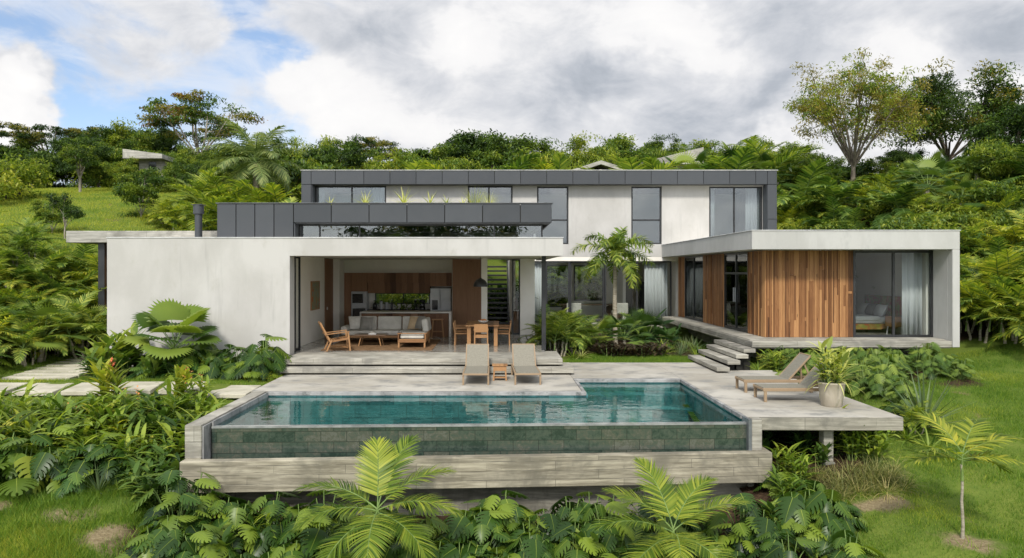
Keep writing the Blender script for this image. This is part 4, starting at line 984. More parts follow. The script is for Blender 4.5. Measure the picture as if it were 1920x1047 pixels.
for sx in (-1, 1):
    for sy in (-1, 1): MB().bar((sx * .24, sy * .2, 0), (sx * .22, sy * .18, .25), .03).build('leg', M['white_cloth'], bt)

# flower pot on the terrace
pot = thing('flower_pot', 'large weathered clay pot on the terrace corner by the teak loungers', 'flower pot', (7.02, 15.62, 0))
MB().lathe([(.001, 0), (.195, 0), (.205, .01), (.24, .26), (.265, .46), (.275, .47), (.275, .50), (.255, .50), (.235, .42), (.001, .42)], n=36).build('body', M['pot_clay'], pot)
MB().lathe([(.24, .43), (.12, .45), (.001, .455)], n=20).build('soil', M['soil'], pot)

# neighbouring houses beyond the hedge
nb = thing('neighbour_house', 'small concrete house with flat roof among the trees on the left hill', 'house', (-24.4, 52.3, 8.3))
MB().box(-.6, 1.1, 0, 4, 0, 2.3).build('wall', M['step_concrete'], nb); MB().prism([(-1.25, -1), (1.45, -1), (1.45, 5), (-1.25, 5)], 2.302, [2.95, 2.6, 2.6, 2.95]).build('roof', M['slab_concrete'], nb)
MB().box(.1, .6, -.05, -.01, 1.1, 2.2).build('window', M['black_gloss'], nb)
nb = thing('neighbour_house', 'concrete house with shallow gabled roof just behind the upper storey', 'house', (6.9, 49, 2.62))
MB().box(-2.2, 2.2, .3, 5, 0, 6.35).build('wall', M['step_concrete'], nb)
MB().add([(-2.6, 0, 6.4), (0, 0, 7.25), (2.6, 0, 6.4), (-2.6, 6, 6.4), (0, 6, 7.25), (2.6, 6, 6.4), (-2.6, 0, 6.65), (0, 0, 7.5), (2.6, 0, 6.65), (-2.6, 6, 6.65), (0, 6, 7.5), (2.6, 6, 6.65)],
         [(0, 1, 4, 3), (1, 2, 5, 4), (6, 9, 10, 7), (7, 10, 11, 8), (0, 6, 7, 1), (1, 7, 8, 2), (3, 4, 10, 9), (4, 5, 11, 10), (0, 3, 9, 6), (2, 8, 11, 5)]).build('roof', M['slab_concrete'], nb)
MB().add([(-2.0, .25, 6.3), (2.0, .25, 6.3), (0, .25, 6.95)], [(0, 1, 2)]).build('gable', M['step_concrete'], nb)
nb = thing('neighbour_house', 'concrete house with single sloping roof behind the upper storey', 'house', (12.0, 50, 3.6))
MB().box(-1.4, 1.7, .3, 5, 0, 6.4).build('wall', M['step_concrete'], nb)
MB().prism([(-2.2, 0), (1.9, 0), (1.9, 5.5), (-2.2, 5.5)], 6.42, [6.55, 7.55, 7.55, 6.55]).build('roof', M['slab_concrete'], nb)
# ------------------------------------------------------------------ plants: one prototype of each kind, then copies
UP = Vector((0, 0, 1))
PRO = {}                                             # name -> [root, height, used]
def rnd(a, b): return random.uniform(a, b)
def hdir(az, el): return Vector((cos(az) * cos(el), sin(az) * cos(el), sin(el)))
def reg(key, root, h): PRO[key] = [root, h, False]
def place(key, x, y, label, cat, group=None, scale=1., rz=None, z=None, top=None, sink=.02, sx=None):
    p = PRO[key]
    o = p[0] if not p[2] else copy_tree(p[0]); p[2] = True
    z0 = gz(x, y) - sink if z is None else z
    if top is not None: scale = max(.1, (top - z0) / p[1])
    o.location = (x, y, z0); o.rotation_euler = (0, 0, rnd(0, 2 * pi) if rz is None else rz)
    if z is None and top is None and scale < 1.6: o.rotation_euler.x = rnd(-.13, .13); o.rotation_euler.y = rnd(-.13, .13)
    w_ = scale * (sx or 1.)
    o.scale = (w_, w_, scale)
    for k in ('group',):
        if k in o: del o[k]
    return tag(o, label, cat, group)
def split_leaf(mb, p, d, n_, L, Wd, mi=0, mr=1, k=7, cut=.5, droop=.3, shrink=.60):
    """split leaf: whole along the midrib, cut into fingers towards the edge"""
    p, d = Vector(p), Vector(d).normalized(); s_ = d.cross(Vector(n_)).normalized(); n_ = s_.cross(d)
    def prof(t): return Wd / 2 * max(.04, (sin(pi * min(1, (t + .22) / 1.22) ** .75)) ** .8)
    def at(t, lat):                                   # lat in units of local half width, swept forward
        w = prof(t); a = abs(lat)
        q = t + .16 * a * a - (.10 if t < .12 else 0) * a
        return p + d * (L * q * (1 - .06 * q)) + s_ * (lat * w) - n_ * (droop * L * (q * q * .5) + .22 * w * a * a)
    vs = []; fs = []
    for i in range(k + 1): vs.append(at(i / k, 0))
    for sg_ in (-1, 1):
        b = len(vs)
        for i in range(k + 1): vs.append(at(i / k, sg_ * cut))
        for i in range(k):
            f = (i, i + 1, b + i + 1, b + i); fs.append(f if sg_ < 0 else f[::-1])
        for i in range(k):
            c = (i + .5) / k; h = .5 / k * shrink; e = len(vs)
            lf = rnd(.9, 1.06)
            mid_ = cut + (1 - cut) * .55
            vs += [at(c - h * 1.05, sg_ * mid_), at(c + h * 1.05, sg_ * mid_), at(c - h * .75 + .03, sg_ * lf * .97), at(c + h * .85 + .03, sg_ * lf)]
            for f in ((b + i, b + i + 1, e + 1, e), (e, e + 1, e + 3, e + 2)): fs.append(f if sg_ < 0 else f[::-1])
    mb.add(vs, fs, mi, True)
    if mr is not None:
        r = [at(i / 4, 0) + n_ * .004 for i in range(5)]
        w = .012 * L
        v2 = []
        for i, q in enumerate(r): v2 += [q - s_ * w * (1.2 - i * .22), q + s_ * w * (1.2 - i * .22)]
        mb.add(v2, [(2 * i, 2 * i + 1, 2 * i + 3, 2 * i + 2) for i in range(4)], mr, True)
def stem(mb, a, b, r0, r1, sag=.1, n=4, mi=0, sides=5):
    a, b = Vector(a), Vector(b); pts = []
    for i in range(n + 1):
        t = i / n; q = a.lerp(b, t); q.z += sag * sin(pi * t); pts.append(q)
    mb.tube(pts, [r0 + (r1 - r0) * i / n for i in range(n + 1)], sides, mi, False)
def make_monstera(key, nl, hh, size, mat='leaf_monstera', cut=.34, name='monstera_plant'):
    mb = MB(); st_ = MB()
    for i in range(nl):
        az = i * 2.4 + rnd(-.4, .4); t = (i + .5) / nl
        r = hh * (.25 + .65 * t) * rnd(.8, 1.1); z = hh * (1.05 - .75 * t) * rnd(.85, 1.1)
        b = Vector((cos(az) * r * .8, sin(az) * r * .8, z))
        stem(st_, (cos(az) * .04, sin(az) * .04, 0), b, .013, .009, .08)
        L = size * rnd(.6, 1.15)
        d = hdir(az + rnd(-.5, .5), rnd(-.9, -.05)); n_ = hdir(az, rnd(.6, 1.1))
        split_leaf(mb, b, d, n_, L, L * rnd(.88, 1.06), 0, 1, 6 if cut > .3 else 7, cut)
    root = thing(name, '', '')
    mb.build('foliage', [M[mat], M['leaf_monstera_rib']], root); st_.build('stem', M['stem_green'], root)
    reg(key, root, hh * 1.1)
for i, (n_, h_, s_) in enumerate(((20, .60, .38), (18, .72, .43), (24, .52, .34), (17, .80, .42))): make_monstera('mon%d' % i, n_, h_, s_)
make_monstera('monY', 9, .6, .5, 'leaf_palm_bright')
make_monstera('monD0', 14, .6, .42, 'leaf_deep'); make_monstera('monM0', 40, .7, .27, 'leaf_mid', .14, 'philodendron_plant'); make_monstera('monM1', 40, .6, .24, 'leaf_mid', .12, 'philodendron_plant')
def make_cane(key, nst, hh, leafL, leafW, mat, nleaf=9, lean=.35, name='ginger_plant', flower=None, droop=.9, el=(.3, .9)):
    mb = MB(); st_ = MB(); fl_b = MB()
    for i in range(nst):
        az = i * 2.4 + rnd(-.5, .5); ln = rnd(.05, lean); h_ = hh * rnd(.65, 1.05)
        a = Vector((cos(az) * .12 * rnd(.2, 1), sin(az) * .12 * rnd(.2, 1), 0)); b = a + Vector((cos(az) * ln * h_, sin(az) * ln * h_, h_ * .82))
        stem(st_, a, b, .012, .006, .0)
        pl_ = rnd(0, pi)
        for j in range(nleaf):
            t = .25 + .75 * j / (nleaf - 1); q = a.lerp(b, t)
            la = pl_ + (pi if j % 2 else 0) + rnd(-.7, .7)
            d = hdir(la, rnd(*el) * (.6 + .6 * t)) + (b - a).normalized() * .25
            mb.blade(q, d, UP, leafL * rnd(.75, 1.1) * (1 - .25 * abs(t - .6)), leafW * rnd(.8, 1.1), droop * rnd(.5, 1.2), 4)
        if flower and i % 3 == 0:
            q = b + Vector((0, 0, .02))
            for j in range(7): fl_b.blade(q + Vector((0, 0, .03 * j)), hdir(j * 2.4, .7), UP, .085, .04, .5, 2)
    root = thing(name, '', ''); mb.build('foliage', M[mat], root); st_.build('stem', M['stem_green'], root)
    if flower: fl_b.build('flower', M[flower], root)
    reg(key, root, hh)
make_cane('gin0', 8, 1.0, .62, .105, 'leaf_ginger', 8); make_cane('gin1', 9, .85, .50, .08, 'leaf_ginger', 9); make_cane('gin2', 8, .95, .50, .105, 'leaf_mid', 8); make_cane('ginY', 8, 1.0, .52, .08, 'leaf_yellow', 10)
make_cane('ginF', 8, .9, .38, .08, 'leaf_ginger', 9, flower='flower_orange'); make_cane('ginD', 8, .8, .40, .12, 'leaf_deep', 7)
make_cane('ti', 6, .95, .42, .10, 'leaf_yellow', 12, .15, 'cordyline_plant', 'flower_red', .7, (.5, 1.1))
make_cane('broad', 7, 1.1, .62, .17, 'leaf_palm', 6, .3, 'heliconia_plant', None, .7, (.5, 1.15)); make_cane('broadD', 7, 1.3, .75, .22, 'leaf_deep', 6, .3, 'heliconia_plant', None, .7, (.5, 1.1))
make_cane('banana', 4, 1.7, 1.25, .36, 'leaf_mid', 5, .18, 'banana_plant', None, .8, (.5, 1.25)); make_cane('canna', 6, .9, .50, .19, 'leaf_mid', 6, .3, 'broadleaf_plant', None, .8, (.4, 1.1))
make_cane('purple', 8, .42, .24, .09, 'leaf_purple', 8, .5, 'dark_leaf_plant', None, .9)
make_cane('varieg', 8, .6, .30, .07, 'leaf_variegated', 8, .3, 'variegated_plant', None, .8)
def make_rosette(key, n_, L, Wd, mat, el=(.1, 1.35), droop=1.0, name='bromeliad', nseg=4, base=.03, fold=.3, prof=None):
    mb = MB()
    for i in range(n_):
        t = (i + .5) / n_; az = i * 2.4 + rnd(-.2, .2); e = el[0] + (el[1] - el[0]) * t
        mb.blade((cos(az) * base, sin(az) * base, .02 + .08 * t), hdir(az, e + rnd(-.1, .1)), UP, L * rnd(.8, 1.1), Wd, droop * rnd(.6, 1.2) * (1.2 - .5 * t), nseg, 0, fold, prof)
    root = mb.build(name, M[mat]); reg(key, root, L * .9)
taper = lambda t: (1 - t) ** .7 * .95 + .02
make_rosette('brom', 22, .55, .05, 'leaf_ginger', prof=taper); make_rosette('agave', 34, .62, .035, 'leaf_blue', (.05, 1.4), .15, 'yucca_plant', 2, .04, .3, taper)
make_rosette('yuccaY', 20, .45, .035, 'leaf_variegated', (.35, 1.4), .5, 'yucca_plant', 3, .03, .3, taper)
make_rosette('spider', 40, .42, .02, 'leaf_variegated', (.3, 1.3), 1.5, 'spider_plant', 4, .05, .2, taper)
make_rosette('pandan', 26, .75, .06, 'leaf_mid', (.15, 1.3), 1.0, 'pandanus_plant', 4, .04, .3, taper)
make_rosette('tuft', 60, .30, .012, 'liriope', (.35, 1.45), 1.4, 'liriope_tuft', 3, .08, .1, taper)
make_rosette('tallgrass', 70, .75, .014, 'leaf_variegated', (.9, 1.5), .6, 'grass_tuft', 3, .16, .1, taper)
make_rosette('lowred', 40, .28, .025, 'leaf_yellow', (.4, 1.4), 1.0, 'groundcover_plant', 3, .16, .2, taper)
def frond(mb, sb, p, az, el, L, bend, npair, lL, lW, hang=.5, mi=0, twist=0., vee=.35):
    """feather frond: arching rachis with leaflets; rachis goes to sb"""
    p = Vector(p); m = 12; pts = [p.copy()]; q = p.copy(); tang = []
    for i in range(m):
        e = el - bend * ((i + .5) / m) ** 1.3
        d = hdir(az + twist * (i / m), e); tang.append(d); q = q + d * (L / m); pts.append(q.copy())
    sb.tube(pts, [.018 * L / 1.8 * (1 - .85 * i / m) + .002 for i in range(m + 1)], 5, 0, False)
    for j in range(npair):
        t = .14 + .86 * (j + .5) / npair; i = min(m - 1, int(t * m)); fr_ = t * m - i
        q = pts[i].lerp(pts[i + 1], fr_); d = tang[i]; sd_ = d.cross(UP).normalized(); nn = sd_.cross(d)
        ll = lL * (sin(pi * (.16 + .76 * t)) ** .7) * rnd(.9, 1.08); fw = .35 + .95 * t * t
        for sg_ in (-1, 1):
            dd = (sd_ * sg_ * cos(fw) + d * sin(fw) + nn * (vee * rnd(.6, 1.2) if vee < .9 else rnd(-.9, 1.1))).normalized()
            mb.blade(q, dd, nn if nn.z > 0 else -nn, ll, lW, hang * rnd(.7, 1.3), 3, mi, .2, lambda t_: (sin(pi * min(1, .2 + .8 * t_)) ** .7 + .03) if t_ < 1 else .03)
def make_palm(key, nf, trunk_h, L, npair, lL, lW, mat, hang=.5, el=(-.35, 1.25), bend=1.1, parts=False, name='palm_tree', tr=(.07, .05), clump=1, spread=.3, shaft=True, bark='palm_bark', stem_mat='stem_green', vee=.35, azs=None, petiole=.0):
    root = thing(name, '', ''); tm = MB(); cm = MB(); rm = MB()
    for c in range(clump):
        ca = c * 2.4; off = Vector((cos(ca) * spread * (c > 0) * rnd(.5, 1), sin(ca) * spread * (c > 0) * rnd(.5, 1), 0)); th = trunk_h * rnd(.7, 1.1) if clump > 1 else trunk_h
        top = off * 1.6 + Vector((0, 0, th))
        if th > .05: 
            pts = [off.lerp(top, i / 6) + Vector((.015 * sin(i * 1.7), .015 * cos(i * 1.3), 0)) for i in range(7)]
            pts[0] = off + Vector((0, 0, -.15))
            tm.tube(pts, [tr[0] * (1.25 if i == 0 else 1) + (tr[1] - tr[0]) * i / 6 for i in range(7)], 10)
        n1 = nf
        for i in range(n1):
            t = (i + .5) / n1; az = (azs[i] if azs else i * 2.4 + ca + rnd(-.25, .25)); e = el[0] + (el[1] - el[0]) * t
            a, b = (MB(), MB()) if parts else (cm, rm)
            frond(a, b, top + Vector((0, 0, .04 + (.12 * t if shaft else 0))), az, e + rnd(-.08, .08), L * rnd(.85, 1.08), bend * rnd(.8, 1.15), npair, lL, lW, hang, 0, rnd(-.25, .25), vee)
            if parts:
                f_ = a.build('frond', M[mat], root); b.build('rachis', M[stem_mat], f_)
        if shaft and th > .3: rm.tube([top - Vector((0, 0, .28 * min(1, L))), top + Vector((0, 0, .12))], [tr[1] * 1.15, tr[1] * .7], 8, 0, False)
    if tm.v: tm.build('trunk', M[bark], root)
    if not parts: cm.build('crown', M[mat], root); rm.build('stem', M[stem_mat], root)
    elif rm.v: rm.build('crownshaft', M[stem_mat], root)
    reg(key, root, trunk_h + L * .8)
    return root
def fan(mb, sb, p, az, el, pet, R_, nseg=16, mi=0, span=2.6, cupped=.25, join=.46):
    """fan leaf on its stalk: joined pleats that part near the edge"""
    p = Vector(p); d = hdir(az, el); h = p + d * pet; h.z -= .06 * pet
    sb.tube([p, p.lerp(h, .5) + Vector((0, 0, .05 * pet)), h], [.012, .01, .008], 5, 0, False)
    ax = (d * .9 + Vector((0, 0, -.35))).normalized(); s_ = ax.cross(UP).normalized(); nn = s_.cross(ax).normalized()
    vs = [h]; fs = []
    for i in range(nseg * 2 + 1):
        a = -span / 2 + span * i / (nseg * 2); rr = R_ * join; z = (.025 if i % 2 else -.025) * R_
        v = ax * cos(a) + s_ * sin(a); vs.append(h + v * rr + nn * (z + cupped * rr * .3 * abs(sin(a))))
    for i in range(nseg * 2): fs.append((0, i + 1, i + 2))
    for i in range(nseg):
        a = -span / 2 + span * (2 * i + 1) / (nseg * 2); v = ax * cos(a) + s_ * sin(a)
        vs.append(h + v * R_ * rnd(.92, 1.05) - nn * R_ * .12 + nn * cupped * R_ * .3 * abs(sin(a)))
        k = len(vs) - 1; fs += [(2 * i + 1, k, 2 * i + 2), (2 * i + 2, k, 2 * i + 3)]
    mb.add(vs, fs, mi, True)
def make_fan(key, nf, trunk_h, pet, R_, mat, el=(-.1, 1.3), name='fan_palm', span=3.6, tr=.06, join=.46):
    root = thing(name, '', ''); mb = MB(); sb_ = MB()
    for i in range(nf):
        t = (i + .5) / nf
        fan(mb, sb_, (0, 0, trunk_h + .05 * t), i * 2.4 + rnd(-.3, .3), el[0] + (el[1] - el[0]) * t, pet * rnd(.8, 1.15), R_ * rnd(.85, 1.1), 20, 0, span, rnd(-.1, .5), join)
    mb.build('crown', M[mat], root); sb_.build('stalk', M['stem_green'], root)
    if trunk_h > .05: MB().tube([(0, 0, -.15), (0, 0, trunk_h * .5), (0, 0, trunk_h)], [tr * 1.2, tr, tr], 9).build('trunk', M['palm_bark'], root)
    reg(key, root, trunk_h + pet + R_ * .5)

# trees: tapered trunk, limbs, leaf clumps
def make_tree(key, H_, cr, th, mats, bark, nleaf=4200, leaf=.26, shape='round', seed=1, limbs=6, name='broadleaf_tree', sec=4, ter=2, lean=.0, trunk_r=.16, clump_r=.62, low=.0):
    rs = random.Random(seed); root = thing(name, '', ''); tb_ = MB()
    cz = th + (H_ - th) * (.5 if shape != 'umbrella' else .72); vr = (H_ - th) * (.52 if shape != 'umbrella' else .3)
    fork = Vector((lean * th, 0, th * rs.uniform(.75, .95)))
    tb_.tube([(0, 0, -.3), (lean * th * .4, .03, th * .45), fork], [trunk_r * 1.25, trunk_r, trunk_r * .85], 9)
    tips = []
    for i in range(limbs):
        az = i * 2 * pi / limbs + rs.uniform(-.4, .4)
        rr = cr * rs.uniform(.45, .8); zz = cz + vr * rs.uniform(-.55, .55)
        if shape == 'umbrella': rr = cr * rs.uniform(.5, .85); zz = cz + vr * rs.uniform(-.3, .35)
        if i == 0: rr *= .3; zz = cz + vr * .6
        zz = min(zz, H_ * .93); e = Vector((lean * th + cos(az) * rr, sin(az) * rr, zz)); m_ = fork.lerp(e, .5) + Vector((0, 0, -.08 * (e - fork).length if shape == 'umbrella' else .05)) + Vector((rs.uniform(-.2, .2), rs.uniform(-.2, .2), 0))
        r0 = trunk_r * rs.uniform(.45, .65); tips += [e, e + Vector((0, 0, .2))]
        tb_.tube([fork - Vector((0, 0, .1)), m_, e], [r0, r0 * .65, r0 * .3], 6)
        for j in range(sec):
            a2 = az + rs.uniform(-1.1, 1.1); base_ = m_.lerp(e, rs.uniform(.1, 1))
            r2 = cr * rs.uniform(.22, .5)
            e2 = base_ + Vector((cos(a2) * r2, sin(a2) * r2, vr * rs.uniform(-.25, .6) * (1 if shape != 'umbrella' else .6)))
            e2.z = min(e2.z, H_ * .96)
            tb_.tube([base_, base_.lerp(e2, .5) + Vector((0, 0, .08)), e2], [r0 * .35, r0 * .22, r0 * .12], 4, 0, False)
            tips.append(e2)
            for k in range(ter):
                a3 = rs.uniform(0, 2 * pi); r3 = cr * rs.uniform(.12, .3)
                b3 = base_.lerp(e2, rs.uniform(.4, 1)); e3 = b3 + Vector((cos(a3) * r3, sin(a3) * r3, rs.uniform(-.1, .35) * vr * .6))
                tb_.tube([b3, e3], [r0 * .14, r0 * .06], 3, 0, False); tips.append(e3)
    if low:
        for i in range(int(low)):
            a = rs.uniform(0, 2 * pi); r_ = cr * rs.uniform(.3, .8); tips.append(Vector((cos(a) * r_, sin(a) * r_, th * rs.uniform(.3, 1))))
    tb_.build('trunk', M[bark], root)
    nm = len(mats); g = np.random.default_rng(seed); per = max(4, nleaf // len(tips))
    V = []; Mi = []
    for ti, tp in enumerate(tips):
        cl = clump_r * cr / 2.2 * rs.uniform(.6, 1.35); n_ = int(per * rs.uniform(.6, 1.5)); mi = rs.choices(range(nm), weights=[1.0 / (1 + .7 * q) for q in range(nm)])[0]
        off = g.normal(0, 1, (n_, 3)); off /= np.linalg.norm(off, axis=1)[:, None] + 1e-6
        off *= (g.random((n_, 1)) ** .45) * cl * np.array([1.15, 1.15, .62 if shape != 'umbrella' else .4])
        c = np.array(tp) + off
        d = off / (np.linalg.norm(off, axis=1)[:, None] + 1e-6) * .7 + g.normal(0, .7, (n_, 3)); d[:, 2] -= .25; d /= np.linalg.norm(d, axis=1)[:, None]
        u = g.normal(0, .5, (n_, 3)) + np.array([0, 0, 1.]); s_ = np.cross(d, u); s_ /= np.linalg.norm(s_, axis=1)[:, None] + 1e-6
        nn = np.cross(s_, d)
        L = leaf * g.uniform(.6, 1.25, (n_, 1)); w = L * g.uniform(.28, .42, (n_, 1))
        V.append(np.stack([c - d * L / 2, c - s_ * w / 2 + nn * w * .2, c + d * L / 2 - nn * L * .1, c + s_ * w / 2 + nn * w * .2], 1)); Mi.append(np.full(n_, mi))
    V = np.concatenate(V).reshape(-1, 3); Mi = np.concatenate(Mi); nf = len(Mi)
    me = bpy.data.meshes.new('crown'); me.vertices.add(nf * 4); me.vertices.foreach_set('co', V.astype(np.float32).ravel())
    me.loops.add(nf * 4); me.loops.foreach_set('vertex_index', np.arange(nf * 4, dtype=np.int32)); me.polygons.add(nf)
    me.polygons.foreach_set('loop_start', np.arange(0, nf * 4, 4, dtype=np.int32)); me.polygons.foreach_set('loop_total', np.full(nf, 4, np.int32))
    for m in mats: me.materials.append(M[m])
    me.polygons.foreach_set('material_index', Mi.astype(np.int32)); me.update(calc_edges=True); me.validate()
    o = bpy.data.objects.new('crown', me); COL.objects.link(o); o.parent = root; KIDS.setdefault(root.name, []).append(o)
    reg(key, root, float(np.percentile(V[:, 2], 99.7)))
T1, T2, T3 = 'leaf_tree', 'leaf_tree_dark', 'leaf_tree_light'
make_tree('tr0', 6, 2.6, 1.6, [T1, T3], 'bark_dark', 10500, .30, 'round', 11, 7, low=4)
make_tree('tr1', 6, 2.3, 2.0, [T2, T1], 'bark_dark', 10500, .28, 'round', 12, 7, low=3)
make_tree('tr2', 6, 2.8, 1.4, [T3, T1], 'bark_pale', 10500, .28, 'round', 13, 8, low=6)
make_tree('tr3', 6.5, 2.2, 2.4, [T1, T2, T3], 'bark_pale', 9000, .26, 'round', 14, 6)
make_tree('umb0', 7, 3.6, 3.2, [T1, 'leaf_tree_olive', T2, 'leaf_tree_rust'], 'bark_pale', 8200, .26, 'umbrella', 21, 8, 'umbrella_tree', clump_r=.42)
make_tree('umb1', 6.5, 3.3, 3.6, [T2, 'leaf_tree_olive'], 'bark_dark', 7600, .26, 'umbrella', 22, 7, 'umbrella_tree', clump_r=.40)
make_tree('big0', 10, 4.3, 3.6, ['leaf_tree_olive', T3, T1], 'bark_mid', 17000, .22, 'round', 31, 15, 'tall_tree', trunk_r=.17, clump_r=.31, sec=6, ter=3)
make_tree('big1', 9, 4.2, 2.6, [T2, T1, T2, 'leaf_tree_olive'], 'bark_dark', 24000, .28, 'round', 32, 13, 'tall_tree', trunk_r=.15, clump_r=.42, sec=5, ter=3)
make_tree('bush3', 1.9, 1.3, .3, [T2, T1, T2], 'bark_dark', 3000, .22, 'round', 55, 7, 'leafy_shrub', trunk_r=.05, low=10)
make_tree('sap0', 3.2, 1.25, .3, [T1, T3, T1], 'bark_pale', 6500, .18, 'round', 41, 6, 'young_tree', trunk_r=.05, low=8)
make_tree('sap1', 3.0, 1.0, .9, [T1, T2], 'bark_pale', 3200, .15, 'round', 42, 5, 'young_tree', trunk_r=.05)
make_tree('bush0', 1.6, 1.25, .25, [T1, T3], 'bark_dark', 2600, .17, 'round', 51, 7, 'leafy_shrub', trunk_r=.04, low=10)
make_tree('bush1', 1.5, 1.2, .2, [T3, 'leaf_yellow'], 'bark_dark', 2600, .17, 'round', 52, 7, 'leafy_shrub', trunk_r=.04, low=10)
make_tree('bush2', 1.6, 1.2, .2, [T2, T1], 'bark_dark', 2800, .2, 'round', 53, 7, 'leafy_shrub', trunk_r=.04, low=10)

# palms
AZF = [R(a) for a in (182, -2, 215, 318, 262, 60, 95)]
make_palm('royF', 9, .95, 1.34, 52, .46, .022, 'leaf_palm_bright', .5, (-.32, 1.32), .85, True, 'young_palm', (.06, .045), azs=[R(a) for a in (212, 322, 268, 194, -12, 166, 14, 60, 95)], bark='bark_dark')
make_palm('royG', 8, .7, 1.3, 52, .45, .022, 'leaf_palm_bright', .45, (-.25, 1.25), .8, True, 'young_palm', (.055, .04), azs=[R(a) for a in (208, 318, 268, 190, 15, 165, 38, 112)], bark='bark_dark')
make_palm('fox', 17, 3.35, 1.75, 52, .40, .042, 'leaf_palm', .55, (-.2, 1.38), 1.75, True, 'foxtail_palm', (.10, .065), vee=1.)
make_palm('small', 8, 1.0, .80, 22, .32, .030, 'leaf_yellow', .5, (.05, 1.05), .8, True, 'small_palm', (.022, .016), azs=[R(a) for a in (5, 178, 330, 195, 20, 350, 40, 120)])
make_palm('areca0', 5, .5, 1.35, 24, .34, .035, 'leaf_palm', .5, (.25, 1.35), 1.15, False, 'areca_palm', (.035, .025), 4, .25)
make_palm('areca1', 5, .6, 1.45, 22, .36, .038, 'leaf_yellow', .55, (.2, 1.3), 1.2, False, 'areca_palm', (.035, .025), 4, .28)
make_palm('areca2', 6, .4, 1.5, 22, .40, .045, 'leaf_mid', .5, (.15, 1.3), 1.15, False, 'areca_palm', (.035, .025), 3, .25)
make_palm('queen', 28, 3.4, 2.9, 34, .66, .052, 'leaf_palm_grey', .95, (-.75, 1.4), 1.15, False, 'queen_palm', (.17, .13))
make_palm('bgpalm', 12, 3.0, 2.0, 24, .5, .05, 'leaf_palm', .6, (-.4, 1.3), 1.2, False, 'palm_tree', (.12, .09))
make_palm('bgpalm2', 13, 1.2, 1.8, 20, .55, .085, 'leaf_mid', .7, (-.1, 1.35), 1.2, False, 'palm_tree', (.09, .07))
make_fan('fan0', 16, .35, .65, .44, 'leaf_palm', (.05, 1.3)); make_fan('fan1', 18, .5, .70, .46, 'leaf_mid', (-.1, 1.3)); make_fan('fan2', 15, .1, .5, .42, 'leaf_deep', (.1, 1.3))
make_fan('fanT', 20, 1.6, .75, .50, 'leaf_mid', (-.5, 1.35), 'fan_palm', 3.6, .09)
make_fan('lic', 15, .65, .72, .66, 'leaf_palm', (.1, 1.25), 'fan_palm', 3.3, .06, .78)

# feathery light green bamboo-like shrub
def make_bamboo(key, hh, n_, mat, seed):
    rs = random.Random(seed); mb = MB(); st_ = MB()
    for i in range(n_):
        az = rs.uniform(0, 2 * pi); r = hh * rs.uniform(.15, .5); h_ = hh * rs.uniform(.6, 1.)
        pts = [Vector((0, 0, 0)), Vector((cos(az) * r * .25, sin(az) * r * .25, h_ * .6)), Vector((cos(az) * r * .65, sin(az) * r * .65, h_ * .95)), Vector((cos(az) * r, sin(az) * r, h_ * .92))]
        st_.tube(pts, [.02, .014, .008, .004], 4, 0, False)
        for j in range(56):
            t = rs.uniform(.25, 1) * 2.99; k = int(t); q = pts[k].lerp(pts[k + 1], t - k) + Vector((rs.gauss(0, .12), rs.gauss(0, .12), rs.gauss(0, .10))) * hh * .3
            mb.blade(q, hdir(rs.uniform(0, 6.3), rs.uniform(-.9, .3)), UP, hh * rs.uniform(.05, .09), hh * .014, .5, 2, 0, .2, None, True)
    root = thing('bamboo_clump', '', ''); mb.build('foliage', M[mat], root); st_.build('cane', M['stem_green'], root); reg(key, root, hh)
make_bamboo('bam0', 4., 26, 'leaf_tree_light', 3); make_bamboo('bam1', 4., 26, 'leaf_yellow', 4)
# ------------------------------------------------------------------ where the plants stand
def X(px, Y): return (px - CX) * Y / F
def Z(py, Y): return H + (CY - py) * Y / F
def scatter(keys, poly, n, sc_, label, cat, group, mind=.3, seed=1, avoid=None):
    rs = random.Random(seed); pts = []; tries = 0
    xs_ = [p[0] for p in poly]; ys_ = [p[1] for p in poly]
    def inside(x, y):
        c = False; m = len(poly)
        for i in range(m):
            x1, y1 = poly[i]; x2, y2 = poly[(i + 1) % m]
            if (y1 > y) != (y2 > y) and x < (x2 - x1) * (y - y1) / (y2 - y1) + x1: c = not c
        return c
    while len(pts) < n and tries < n * 60:
        tries += 1; x = rs.uniform(min(xs_), max(xs_)); y = rs.uniform(min(ys_), max(ys_))
        if avoid and avoid(x, y): continue
        if inside(x, y) and all((x - a) ** 2 + (y - b) ** 2 > mind ** 2 for a, b in pts): pts.append((x, y))
    lab = label if isinstance(label, dict) else None
    for x, y in pts:
        k = rs.choice(keys); l = lab[k] if lab else label
        place(k, x, y, l if isinstance(l, str) else l[0], cat if not isinstance(cat, dict) else cat[k], group if not isinstance(group, dict) else group[k], rs.uniform(*sc_), rs.uniform(0, 6.28))
    return pts
MON = ['mon0', 'mon1', 'mon2', 'mon3']
